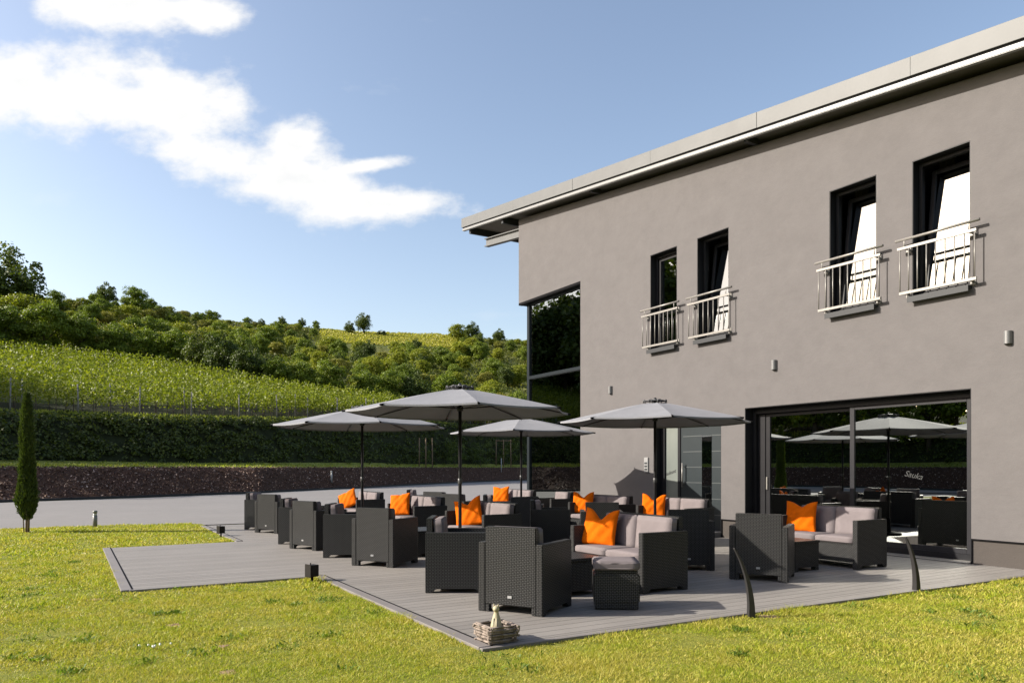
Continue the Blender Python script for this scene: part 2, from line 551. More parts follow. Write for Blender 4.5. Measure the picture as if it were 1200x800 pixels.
BE = [95, 130, 149, 155, 160, 168, 176, 184, 195, 205, 213, 220, 228, 236, 245, 260, 280, 300]
f_edge = tab(BE, [150, 120, 82, 66, 54.5, 44.5, 40, 37.5, 38, 45, 46, 40, 31, 28, 27, 27, 28, 30])      # foot of the mulch bank
f_bankz = tab(BE, [6.5, 6.5, 6.3, 5.9, 5.4, 4.7, 4.4, 4.25, 4.2, 4.2, 4.2, 4.2, 4.2, 4.3, 4.3, 4.3, 4.3, 4.3])
f_vine = tab([95, 149, 153, 155.5, 158, 162, 168, 173.7, 179, 184, 195, 204, 213, 228, 240, 300], [0, 0, 0, 5, 9, 13, 20, 34, 39, 40, 40, 34, 20, 10, 4, 0])  # depth of vineyard
f_crest = tab([95, 130, 149, 155, 163, 168, 176, 180, 184, 195, 213, 222, 228, 236, 245, 300], [330, 320, 300, 290, 270, 240, 185, 165, 150, 130, 115, 110, 105, 95, 90, 90])
# skyline as slope above eye level of bare ground
f_sky = tab([95, 130, 149, 152, 155, 158, 161, 165, 168, 172, 176, 180, 184, 195, 205, 213, 220, 224, 228, 236, 245, 260, 300],
            [.12, .145, .171, .175, .178, .178, .178, .181, .181, .184, .187, .188, .185, .20, .20, .19, .175, .13, .085, .06, .05, .05, .05])


def terr(bear, D):
    E = f_edge(bear); zb = f_bankz(bear)
    VD = f_vine(bear)
    pts = [(E - 0.3, -0.08), (E, 0.0), (E + 3.2, 1.36), (E + 4.2, 1.45), (E + 7.5, 1.62), (E + 8.0, 1.75), (E + 10.5, zb - 0.25), (E + 12.0, zb)]
    d1 = E + 13 + VD
    C = max(f_crest(bear), d1 + 25); zc = CAMH + f_sky(bear) * C
    # vineyard rises at an even grade, then the wooded slope up to the crest
    g = 0.206 if VD > 0 else 0
    z1 = zb + g * VD
    pts.append((d1, z1))
    pts.append((0.5 * (d1 + C), z1 + (zc - z1) * 0.45))
    pts.append((C, zc)); pts.append((C + 60, zc + 2)); pts.append((C + 400, zc - 30)); pts.append((3000, zc - 160))
    return float(np.interp(D, [p[0] for p in pts], [p[1] for p in pts]))


def pol(bear, D, z=None):
    a = R_(bear)
    return (D * math.cos(a), D * math.sin(a), terr(bear, D) if z is None else z)


def px2bear(px): return math.degrees(math.atan2(FWD.y, FWD.x)) + math.degrees(math.atan((600 - px) / 870))


def build_terrain():
    bears = np.concatenate([np.arange(95, 150, 1.5), np.arange(150, 232, 0.6), np.arange(232, 300, 1.5)])
    V = []; F = []; MI = []
    rel = [-0.3, 0, 0.8, 1.6, 2.4, 3.2, 3.7, 4.2, 5, 6, 7, 7.6, 8.0, 8.6, 9.3, 10, 10.6, 11.3, 12, 13]
    fr = list(np.linspace(0, 1, 40)[1:])
    K = len(rel) + len(fr) + 5
    for bi, be in enumerate(bears):
        E = f_edge(be); C = max(f_crest(be), E + 13 + f_vine(be) + 25)
        Ds = [E + r for r in rel] + [E + 13 + (C - E - 13) * t for t in fr] + [C + 30, C + 60, C + 200, C + 400, 3000]
        for j, D in enumerate(Ds):
            x, y, z = pol(be, D)
            if D > E + 5:
                z += 0.35 * mnoise.noise(Vector((x * 0.08, y * 0.08, 0))) * min(1, (D - E - 5) / 10)
                if D > E + 40: z += 1.1 * mnoise.noise(Vector((x * 0.02, y * 0.02, 3)))
            elif D > E: z += 0.04 * mnoise.noise(Vector((x * 0.7, y * 0.7, 1)))
            V.append((x, y, z))
        if bi:
            for j in range(K - 1):
                a = (bi - 1) * K + j; b = bi * K + j
                F.append((a, a + 1, b + 1, b))
                MI.append(1 if 1 <= j < 6 else (2 if 6 <= j < 12 else (3 if j < 21 else 0)))
    hill = m_ground("hill_grass", [(0.30, (0.025, 0.034, 0.008)), (0.56, (0.06, 0.07, 0.014)), (0.72, (0.20, 0.165, 0.06))], 0.035, 9,
                    [(0.35, (0.045, 0.075, 0.014)), (0.65, (0.17, 0.175, 0.05))], 0.5, 0.8, 3, 0.5, 0.3)
    mulch = m_ground("bark_mulch", [(0.32, (0.034, 0.015, 0.008)), (0.55, (0.075, 0.037, 0.021)), (0.78, (0.155, 0.088, 0.055))], 11, 8,
                     [(0.42, (0.028, 0.014, 0.010)), (0.72, (0.10, 0.058, 0.042))], 26, 0.6, 30, 0.5, 0.05)
    strip = m_ground("verge_grass", [(0.3, (0.17, 0.20, 0.03)), (0.7, (0.36, 0.34, 0.09))], 1.4, 8, bump=0.8, bscale=9, dist=0.1)
    o = mesh_np("hillside", V, F, [hill, mulch, strip, m_ground('bank_soil_shade', [(0.3, (0.010, 0.013, 0.004)), (0.7, (0.03, 0.035, 0.012))], 2)], smooth=True, mi=MI)  # bank strip coloured extra dark for the shade below shrubs and lowest vines
    tag(o, kind='structure')


build_terrain()


def sheet(name, pts, z, mat, kind='structure'):
    b = MB(); b.bm.faces.new([b.bm.verts.new((x, y, z)) for x, y in pts])
    o = b.build(name, mat)
    return tag(o, kind=kind)


sheet("ground", [(3000 * math.cos(t), 3000 * math.sin(t)) for t in np.linspace(0, 2 * math.pi, 48, endpoint=False)], -0.16, M_SOIL)
edgepts = [pol(b, f_edge(b) - 0.05, 0)[:2] for b in np.arange(110, 262, 3)]
sheet("paved_road", [(-20.1, 9), (-20.1, 45), (-20, 90)][:0] + [(-20.25, 12.0), (10, 60)] + edgepts + [(-16, -26.9), (-20.9, -16), (-20.9, -1.3), (-20.9, 0.6), (-20.6, 1.6), (-20.25, 2.9)], -0.055, M_PAVE)
LAWN = [(-20.95, -26), (14, -26), (14, 11.2), (-4.7, 11.2), (-4.7, 0.3), (-20.9, 0.6)]
sheet("lawn", [(-20.9, -26.9), (30, -26.9), (30, 11.24), (-4.95, 11.24), (-5.12, 2.9), (-9.62, 2.9), (-9.62, 0.64), (-14.86, 0.64), (-14.86, 2.9), (-20.25, 2.9), (-20.6, 1.6), (-20.9, 0.6)], -0.024, M_SOIL)


def kerb():
    """low stone kerb between the road and the mulch bank"""
    b = MB(); prev = None
    for be in np.arange(118, 255, 1.0):
        E = f_edge(be)
        q = [b.bm.verts.new(pol(be, D, z)) for D, z in ((E - 0.10, -0.06), (E - 0.10, 0.055), (E + 0.02, 0.055), (E + 0.02, -0.06))]
        if prev:
            for i in range(3): b.bm.faces.new([prev[i], q[i], q[i + 1], prev[i + 1]])
        prev = q
    tag(b.build("road_kerb", plain("kerb_stone", (0.03, 0.03, 0.03), 0.8, 0, 0.3, 0.15, 4)), kind='structure')


kerb()

# ================================================================== FOLIAGE HELPERS
RS = np.random.RandomState(7)


def leaf_quads(C, size, up=0.0, rs=RS, aspect=1.0, ndir=None, nj=1.0):
    """quads centred at C (N,3) with random orientation. size scalar or (N,)"""
    N = len(C)
    n = rs.normal(size=(N, 3))
    if ndir is not None: n = n * nj + ndir
    n[:, 2] = n[:, 2] + up
    n /= np.linalg.norm(n, axis=1, keepdims=True) + 1e-9
    t = rs.normal(size=(N, 3)); t -= n * (t * n).sum(1, keepdims=True); t /= np.linalg.norm(t, axis=1, keepdims=True) + 1e-9
    b = np.cross(n, t)
    s = (np.ones(N) * size)[:, None] * 0.5
    # a kite-shaped leaf
    V = np.stack([C - t * s * aspect, C + b * s * 0.75 - t * s * 0.1, C + t * s * aspect, C - b * s * 0.75 - t * s * 0.1], axis=1).reshape(-1, 3)
    F = np.arange(4 * N).reshape(N, 4)
    return V, F


def crown_points(rx, ry, rz, n, nl, rs, zc=0.0, flat=0.75):
    """leaf positions on the shells of many small lobes filling an ellipsoid"""
    L = []
    while len(L) < nl:
        p = rs.uniform(-1, 1, 3)
        r = np.linalg.norm(p)
        if 0.25 < r < 0.86: L.append(p)
    L = np.array(L); lr = rs.uniform(0.13, 0.36, nl)
    k = rs.randint(0, nl, n)
    d = rs.normal(size=(n, 3)); d /= np.linalg.norm(d, axis=1, keepdims=True)
    d[:, 2] = np.where(d[:, 2] < -0.3, -d[:, 2] * 0.6, d[:, 2])
    rad = lr[k] * rs.uniform(0.72, 1.08, n)
    P = L[k] + d * rad[:, None]
    P *= np.array([rx, ry, rz]); P[:, 2] += zc
    return P, d


LEAFMATS = [
    m_leaf("leaf_mid_green", [(0.055, 0.085, 0.008), (0.125, 0.170, 0.014), (0.21, 0.245, 0.024)]),
    m_leaf("leaf_yellow_green", [(0.095, 0.120, 0.008), (0.20, 0.225, 0.014), (0.32, 0.31, 0.026)]),
    m_leaf("leaf_dark_green", [(0.028, 0.048, 0.008), (0.065, 0.092, 0.014), (0.12, 0.145, 0.024)], 0.25),
    m_leaf("leaf_olive", [(0.09, 0.105, 0.014), (0.19, 0.19, 0.026), (0.31, 0.26, 0.045)]),
]


def tree_proto(name, label, cat, rx, rz, n, nl, size, mat, seed, trunk_h=0.8):
    rs = np.random.RandomState(seed)
    root = empty(name); tag(root, label, cat)
    P, d = crown_points(rx, rx * rs.uniform(0.85, 1.1), rz, n, nl, rs, zc=rz * 0.85 + trunk_h * 0.4)
    V, F = leaf_quads(P, size * rs.uniform(0.6, 1.3, n), 0.35, rs, 1.0, d, 0.8)
    mesh_np("crown", V, F, mat, root)
    b = MB(); b.tube((0, 0, -0.4), (0.05, 0, rz * 0.8), 0.14 * rx / 2, 0.05 * rx / 2, 8)
    for k in range(6):
        a = k * 1.05 + rs.rand(); z = rz * (0.35 + 0.1 * k) * 0.8
        b.tube((0, 0, z), (math.cos(a) * rx * .55, math.sin(a) * rx * .55, z + rz * .5), 0.045 * rx / 2, 0.015, 6)
    b.build("trunk", M_BARK, root)
    return root


# ================================================================== BUILDING
YF = 11.25           # facade plane
XL, XR = -18.44, 4.0


def zroof(x): return 8.50 - 0.1232 * (x + 18.44)       # underside of the roof at the facade


building = empty("hotel_building", (XL, YF, 0))
tag(building, "modern two-storey taupe stucco building with a sloping metal roof and anthracite windows beside the terrace", "building")
W2 = lambda x, y, z: (x - XL, y - YF, z)
OPEN = [(-18.44, -15.41, 0.0, 6.17), (-12.60, -10.64, 0.0, 2.42), (-10.03, -5.83, 0.0, 2.55),
        (-12.75, -11.90, 4.04, 6.17), (-11.30, -10.44, 4.04, 6.17), (-8.17, -7.30, 4.04, 6.15), (-6.71, -5.84, 4.04, 6.15)]


def facade():
    xs = sorted(set([XL, XR] + [o[0] for o in OPEN] + [o[1] for o in OPEN] + [1.0, -3.0, -14.2]))
    zs = sorted(set([0.37, 9.0] + [o[2] for o in OPEN if o[2] > 0.4] + [o[3] for o in OPEN]))
    b = MB(); T = 0.34

    def inside(xa, xb, za, zb):
        xm, zm = (xa + xb) / 2, (za + zb) / 2
        return any(o[0] < xm < o[1] and o[2] < zm < o[3] for o in OPEN)
    vd = {}

    def v(x, y, z):
        k = (round(x, 4), round(y, 4), round(z, 4))
        if k not in vd: vd[k] = b.bm.verts.new(W2(x, y, z))
        return vd[k]

    def ztop(x, z): return zroof(x) + 0.1 if z == 9.0 else z
    for i in range(len(xs) - 1):
        for j in range(len(zs) - 1):
            xa, xb, za, zb = xs[i], xs[i + 1], zs[j], zs[j + 1]
            if inside(xa, xb, za, zb): continue
            q = lambda y: [v(xa, y, ztop(xa, za)), v(xb, y, ztop(xb, za)), v(xb, y, ztop(xb, zb)), v(xa, y, ztop(xa, zb))]
            f = q(YF); g = q(YF + T)
            b.bm.faces.new(f); b.bm.faces.new(g[::-1])
            nb = [(i, j - 1, 0, 1), (i + 1, j, 1, 2), (i, j + 1, 2, 3), (i - 1, j, 3, 0)]
            for (ii, jj, s, e) in nb:
                out_ = not (0 <= ii < len(xs) - 1 and 0 <= jj < len(zs) - 1)
                if out_ or inside(xs[ii], xs[ii + 1], zs[jj], zs[jj + 1]):
                    b.bm.faces.new([f[e], f[s], g[s], g[e]])
    o = b.build("front_wall", M_STUCCO, building)
    return o


facade()
# plinth, set back a little under a dark shadow joint
for xa, xb in ((-15.41, -12.60), (-10.64, -10.03), (-5.83, XR)):
    b = MB(); b.box(xa - XL, xb - XL, 0.035, 0.32, -0.15, 0.345)
    pl = b.build("plinth", M_PLINTH, building)
    b = MB(); b.box(xa - XL, xb - XL, 0.012, 0.30, 0.347, 0.368)
    b.build("plinth_joint", M_BLACK, pl)
# dark linings of the openings (metal reveals)
b = MB()
for (x0, x1, z0, z1) in OPEN[1:]:
    zb_ = z0 if z0 > 0.1 else 0.0
    b.box(x0 - XL, x0 - XL + 0.012, 0.004, 0.335, zb_, z1 - 0.012)
    b.box(x1 - XL - 0.012, x1 - XL, 0.004, 0.335, zb_, z1 - 0.012)
    b.box(x0 - XL, x1 - XL, 0.004, 0.335, z1 - 0.012, z1)
b.build("reveal_lining", M_ANTHR, building)
# rear shell: side walls, back wall, floors
b = MB()
b.prism([(0.34, -0.1), (10.5, -0.1), (10.5, 9.4), (0.34, 8.55)], 'x', XR - XL - 0.3, XR - XL)
b.prism([(3.2, -0.1), (10.5, -0.1), (10.5, 9.4), (3.2, 8.8)], 'x', 0.002, 0.30)
b.box(0.002, 0.30, 0.34, 3.2, 6.17, 8.55)
b.box(0.30, XR - XL - 0.3, 10.2, 10.5, -0.1, 6.6)
b.build("rear_walls", M_STUCCO, building)
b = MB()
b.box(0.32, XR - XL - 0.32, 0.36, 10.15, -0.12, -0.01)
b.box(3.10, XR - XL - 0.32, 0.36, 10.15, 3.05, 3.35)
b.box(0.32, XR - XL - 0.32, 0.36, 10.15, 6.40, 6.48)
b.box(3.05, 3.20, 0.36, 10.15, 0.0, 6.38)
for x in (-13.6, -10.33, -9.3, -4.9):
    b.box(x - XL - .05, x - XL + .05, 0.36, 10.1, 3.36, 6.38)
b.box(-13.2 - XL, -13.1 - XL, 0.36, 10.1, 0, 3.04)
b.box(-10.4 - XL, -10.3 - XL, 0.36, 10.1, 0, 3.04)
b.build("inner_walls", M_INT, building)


def roof():
    x0, x1 = -21.33, XR + 1.0
    y0, y1 = YF - 0.40, YF + 11.2

    def sl(off): return lambda x: zroof(x) + off
    def band(b, xa, xb, ya, yb, lo, hi, dy=0.0):
        """box following the roof slope"""
        z = lambda x, o: zroof(x) + o
        co = [(xa, ya, z(xa, lo)), (xb, ya, z(xb, lo)), (xb, yb, z(xb, lo) + dy), (xa, yb, z(xa, lo) + dy),
              (xa, ya, z(xa, hi)), (xb, ya, z(xb, hi)), (xb, yb, z(xb, hi) + dy), (xa, yb, z(xa, hi) + dy)]
        vs = [b.bm.verts.new(W2(*c)) for c in co]
        for q in ((0, 3, 2, 1), (4, 5, 6, 7), (0, 1, 5, 4), (1, 2, 6, 5), (2, 3, 7, 6), (3, 0, 4, 7)):
            b.bm.faces.new([vs[i] for i in q])
    b = MB(); band(b, x0 + 0.03, x1, y0 + 0.04, y1, 0.26, 0.50)
    rf = b.build("roof", M_ZINC, building)
    b = MB()
    # zinc fascia made of lapped sheets
    L = [x0, -18.1, -15.2, -12.3, -9.4, -6.5, -3.6, -0.7, 2.2, x1]
    for i in range(len(L) - 1):
        band(b, L[i] + (0.003 if i else 0), L[i + 1], y0 - 0.004 * (i % 2), y0 + 0.045, 0.245, 0.535)
    band(b, x0 - 0.002, x0 + 0.045, y0 + 0.05, y1, 0.245, 0.535)
    b.build("fascia", M_ZINC, rf, bevel=0.004, seg=1)
    b = MB(); band(b, x0 + 0.06, x1, y0 + 0.025, y0 + 0.09, 0.205, 0.245)
    b.build("fascia_gap", M_BLACK, rf)
    b = MB(); band(b, x0 + 0.05, x1, y0 + 0.004, y0 + 0.10, 0.130, 0.205)
    b.build("gutter", M_WHITEMETAL, rf, bevel=0.01)
    b = MB(); band(b, x0 + 0.10, x1, y0 + 0.10, y1 - 0.02, 0.215, 0.26)
    b.build("soffit", M_SOFFIT, rf)
    # rafter brackets poking out under the eave
    for x in (-20.95, -18.9, -14.6, -9.75, -3.4):
        b = MB(); band(b, x - 0.05, x + 0.05, y0 + 0.11, (YF + 3 if x < -18.5 else YF - 0.002), 0.02 if x < -18.5 else 0.10, 0.213)
        b.build("rafter", M_BEAM, rf)
    # purlins (I-beams) that carry the gable overhang
    for y, x in ((YF + 0.09, -20.55), (YF + 3.9, -20.6)):
        b = MB()
        for (ya, yb, lo, hi) in ((y - 0.08, y + 0.08, -0.17, -0.145), (y - 0.08, y + 0.08, -0.40, -0.375), (y - 0.010, y + 0.010, -0.375, -0.17)):
            band(b, x, XL - 0.002, ya, yb, lo, hi)
        b.build("purlin", M_ZINC, rf)


roof()


# --- glazing --------------------------------------------------------
def frame_ring(b, x0, x1, z0, z1, y0, y1, w, wt=None, wb=None):
    wt = w if wt is None else wt; wb = w if wb is None else wb
    b.box(x0, x0 + w, y0, y1, z0, z1); b.box(x1 - w, x1, y0, y1, z0, z1)
    b.box(x0 + w, x1 - w, y0, y1, z1 - wt, z1); b.box(x0 + w, x1 - w, y0, y1, z0, z0 + wb)


def upper_window(k, x0, x1, z0, z1, tilted, label=None):
    root = empty("window"); root.parent = building; root.location = W2(0, YF, 0)
    if label: root['label'] = label
    fr = MB(); frame_ring(fr, x0 + 0.014, x1 - 0.014, z0 + 0.02, z1 - 0.014, 0.16, 0.235, 0.055, 0.06)
    fr.build("window_frame", M_ANTHR, root, bevel=0.004, seg=1)
    piv = (0, 0.20, z0 + 0.09)
    m = Matrix.Translation(piv) @ Matrix.Rotation(R_(-7.0 if tilted else 0), 4, 'X') @ Matrix.Translation([-c for c in piv])
    s = MB()
    X0, X1, Z0, Z1 = x0 + 0.075, x1 - 0.075, z0 + 0.085, z1 - 0.085
    for (a, b_, c, d) in ((X0, X0 + .065, Z0, Z1), (X1 - .065, X1, Z0, Z1), (X0 + .065, X1 - .065, Z1 - .065, Z1), (X0 + .065, X1 - .065, Z0, Z0 + .065)):
        s.box(a, b_, 0.185, 0.245, c, d, m)
    sash = s.build("sash", M_ANTHR, root, bevel=0.005, seg=1)
    g = MB(); g.box(X0 + .06, X1 - .06, 0.208, 0.214, Z0 + .06, Z1 - .06, m)
    g.build("pane", M_GLASS_UP if tilted else M_GLASS_CORNER, sash)
    if tilted:   # dark curtain hanging to one side behind the sash
        c = MB(); n = 26
        for i in range(n):
            xa = x0 + 0.07 + 0.26 * i / n; xb = x0 + 0.07 + 0.26 * (i + 1) / n
            ya = 0.62 + 0.03 * math.sin(i * 1.9); yb = 0.62 + 0.03 * math.sin((i + 1) * 1.9)
            c.quad((xa, ya, z0), (xb, yb, z0), (xb, yb, z1 + .1), (xa, ya, z1 + .1))
        c.build("curtain", plain("curtain_dark", (0.06, 0.055, 0.07), 0.9), root, smooth=True)
    b = MB(); b.box(x0 - 0.02, x1 + 0.02, -0.10, 0.16, z0 - 0.045, z0 - 0.004)
    b.box(x0 - 0.02, x1 + 0.02, -0.105, -0.095, z0 - 0.09, z0 - 0.003)
    b.build("window_sill", M_BEAM, root)


for k, (o, t) in enumerate(zip(OPEN[3:], (False, True, True, True))):
    upper_window(k, *o, t, None if t else "closed upper window with dark glass")


def railing(x0, x1):
    """french-balcony railing outside one upper window"""
    root = empty("balcony_railing"); root.parent = building; root.location = W2(0, YF, 0)
    y = -0.125; zt, z2, zb = 4.93, 4.80, 4.10
    b = MB(); b.tube((x0 - 0.19, y, zt), (x1 + 0.19, y, zt), 0.021, n=12)
    b.build("handrail", M_STEEL, root)
    for nm, z, xa in (("upper_rail", z2 - 0.003, x0 - 0.16), ("lower_rail", zb, x0 - 0.13)):
        b = MB(); b.box(xa, x1 + 0.15, y - 0.014, y + 0.014, z - 0.022, z + 0.022)
        for x in (x0 - 0.05, x1 + 0.04):
            b.box(x - 0.015, x + 0.015, y + 0.013, 0.0, z - 0.018, z + 0.018)
            b.box(x - 0.04, x + 0.04, -0.012, -0.001, z - 0.06, z + 0.06)
            if nm == "upper_rail": b.tube((x, y, z2), (x, y, zt), 0.010, n=8)
        b.build(nm, M_STEEL, root, bevel=0.003, seg=1)
    b = MB(); n = 9
    for i in range(n):
        x = x0 - 0.12 + (x1 - x0 + 0.24) * i / (n - 1)
        b.tube((x, y, zb + 0.02), (x, y, z2 - 0.02), 0.0095, n=8)
    b.build("balusters", M_STEEL, root)


for o in OPEN[3:]: railing(o[0], o[1])

# corner glazing
root = empty("corner_window"); root.parent = building; root.location = W2(0, YF, 0)
b = MB()
b.box(-18.20, -18.08, 0.13, 0.25, 0, 6.165)
b.box(-15.47, -15.412, 0.13, 0.24, 0, 6.165)
b.box(-18.08, -15.47, 0.14, 0.23, 6.06, 6.165)
b.box(-18.08, -15.47, 0.11, 0.23, 3.93, 4.02)
b.box(-18.08, -15.47, 0.14, 0.23, 0.0, 0.10)
b.box(-18.20, -18.12, 0.25, 3.15, 6.06, 6.165); b.box(-18.20, -18.12, 0.25, 3.15, 3.93, 4.02); b.box(-18.20, -18.12, 0.25, 3.15, 0, 0.1)
b.box(-18.20, -18.11, 3.05, 3.15, 0.1, 6.06); b.box(-18.19, -18.12, 1.55, 1.63, 0.1, 6.06)
b.build("window_frame", plain("frame_bluegrey", (0.012, 0.016, 0.019), 0.4, 0, 0.15), root, bevel=0.004, seg=1)
b = MB(); b.box(-18.44, -15.412, -0.003, 0.12, 6.105, 6.168); b.box(-18.44, -18.20, 0.002, 3.15, 6.11, 6.166)
b.build("lintel", M_BLACK, root)
for z0, z1 in ((4.02, 6.06), (0.10, 3.93)):
    b = MB(); b.box(-18.08, -15.47, 0.180, 0.186, z0, z1); b.build("pane", M_GLASS_CORNER, root)
    b = MB(); b.box(-18.160, -18.154, 0.25, 1.55, z0, z1); b.build("pane", M_GLASS_CORNER, root)
    b = MB(); b.box(-18.160, -18.154, 1.63, 3.05, z0, z1); b.build("pane", M_GLASS_CORNER, root)
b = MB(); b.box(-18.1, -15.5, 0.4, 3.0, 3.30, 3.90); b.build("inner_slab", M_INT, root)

# sliding glass door
root = empty("sliding_door"); root.parent = building; root.location = W2(0, YF, 0)
b = MB()
frame_ring(b, -10.016, -5.844, 0.012, 2.535, 0.20, 0.33, 0.075, 0.10, 0.10)
b.build("door_frame", M_ANTHR, root, bevel=0.004, seg=1)
b = MB()
frame_ring(b, -9.76, -7.80, 0.115, 2.43, 0.28, 0.325, 0.095, 0.06, 0.09)
b.box(-9.94, -9.77, 0.27, 0.328, 0.115, 2.43)
sl = b.build("sliding_leaf", M_ANTHR, root, bevel=0.004, seg=1)
b = MB(); b.box(-9.68, -7.88, 0.302, 0.308, 0.19, 2.38); b.build("pane", M_GLASS, sl)
b = MB(); b.box(-9.74, -9.71, 0.255, 0.278, 0.98, 1.22); b.build("handle", M_STEEL, sl, bevel=0.004, seg=1)
b = MB()
frame_ring(b, -7.93, -5.92, 0.112, 2.43, 0.215, 0.265, 0.085, 0.05, 0.08)
fx = b.build("fixed_leaf", plain("leaf_frame_grey", (0.020, 0.020, 0.023), 0.4, 0, 0.2), root, bevel=0.004, seg=1)
b = MB(); b.box(-7.85, -5.995, 0.237, 0.243, 0.18, 2.39); b.build("pane", M_GLASS, fx)
b = MB(); b.box(-10.02, -5.84, -0.055, 0.198, 0.001, 0.022); b.build("threshold", M_STEEL, root, bevel=0.004, seg=1)


def text_obj(name, s, size, mat, parent, loc, rot, shear=0.3, ext=0.001):
    cu = bpy.data.curves.new(name, 'FONT'); cu.body = s; cu.size = size; cu.shear = shear; cu.extrude = ext
    o = bpy.data.objects.new(name, cu); COL.objects.link(o)
    dg = bpy.context.evaluated_depsgraph_get()
    me = bpy.data.meshes.new_from_object(o.evaluated_get(dg))
    bpy.data.objects.remove(o)
    o = link_mesh(name, me, None, parent); me.materials.clear(); me.materials.append(mat)
    o.location = loc; o.rotation_euler = rot
    return o


text_obj("glass_lettering", "Sauka", 0.13, plain("lettering_grey", (0.018, 0.019, 0.019), 0.6), fx, (-6.98, 0.230, 1.27), (R_(90), R_(12), 0), 0.3)

# entrance
root = empty("entrance"); root.parent = building; root.location = W2(0, YF, 0)
Y0 = 0.20
b = MB()
b.box(-12.588, -12.47, Y0 - 0.03, Y0 + 0.06, 0.10, 2.40); b.box(-12.07, -11.99, Y0 - 0.02, Y0 + 0.06, 0.10, 2.40)
b.box(-10.72, -10.652, Y0 - 0.02, Y0 + 0.06, 0.10, 2.40); b.box(-12.47, -10.72, Y0 - 0.02, Y0 + 0.06, 2.32, 2.40)
b.build("door_frame", M_ANTHR, root, bevel=0.004, seg=1)
frost, nt, bs = newmat("frosted_glass")
tc = nt.add('ShaderNodeTexCoord').outputs['Object']
nt.l.new(nt.ramp(nt.noise(tc, 1.2, 3, 0.5), [(0.3, (0.115, 0.13, 0.12)), (0.7, (0.15, 0.165, 0.15))]), bs.inputs['Base Color'])
bs.inputs['Roughness'].default_value = 0.35
b = MB(); b.box(-12.47, -12.07, Y0 + 0.01, Y0 + 0.022, 0.10, 2.32); sd = b.build("sidelight", frost, root)
text_obj("sign_lettering", "aukunt", 0.115, plain("lettering_black", (0.02, 0.02, 0.02), 0.6), sd, (-12.455, Y0 + 0.006, 1.22), (R_(90), R_(-14), 0), 0.25)
b = MB(); doorm = plain("door_slate", (0.020, 0.026, 0.029), 0.42, 0, 0.25, 0.06, 3)
b.box(-11.99, -10.722, Y0, Y0 + 0.05, 0.11, 2.318)
dr = b.build("door", doorm, root)
inlay = plain("inlay", (0.06, 0.068, 0.07), 0.5, 0.2)
for z in (2.07, 1.74, 1.41, 1.08, 0.75, 0.42):
    for xa, xb in ((-11.92, -11.365), (-11.08, -10.724)):
        b = MB(); b.box(xa, xb, Y0 - 0.004, Y0 + 0.002, z - 0.008, z + 0.008); b.build("inlay_strip", inlay, dr)
b = MB(); b.box(-11.36, -11.085, Y0 - 0.006, Y0 + 0.002, 0.30, 2.07); b.build("door_pane", M_GLASS, dr)
b = MB(); b.tube((-11.87, Y0 - 0.075, 0.98), (-11.87, Y0 - 0.075, 1.50), 0.016)
for z in (1.06, 1.42): b.tube((-11.87, Y0 - 0.075, z), (-11.87, Y0, z), 0.010, n=8)
b.build("handle", M_STEEL, dr)
b = MB(); b.box(-12.585, -10.655, -0.55, 0.30, 0.003, 0.10); b.build("doorstep", plain("step_stone", (0.14, 0.135, 0.13), 0.8, 0, 0.3, 0.1, 4), root, bevel=0.006)

for (x, z) in ((-14.16, 3.27), (-9.32, 3.30), (-5.33, 3.21)):
    b = MB()
    for (za, zb2, r) in ((-0.09, 0.09, 0.055),):
        pts = [(r * math.cos(t), -r * 1.35 * math.sin(t)) for t in np.linspace(0, math.pi, 14)]
        b.prism([(p[0], p[1]) for p in pts], 'z', za, zb2)
    o = b.build("wall_lamp", M_LIGHTGREY, building, bevel=0.003, seg=1); o.location = W2(x, YF - 0.002, z)
b = MB(); b.box(-0.07, 0.07, -0.03, -0.001, -0.17, 0.17)
o = b.build("intercom", plain("intercom_white", (0.24, 0.24, 0.24), 0.35), building, bevel=0.008); o.location = W2(-12.87, YF, 1.46)
b = MB()
for z in (-0.10, -0.03, 0.04): b.box(-0.045, 0.045, -0.034, -0.031, z - 0.02, z + 0.02)
bt = b.build("button", M_BEAM, o)

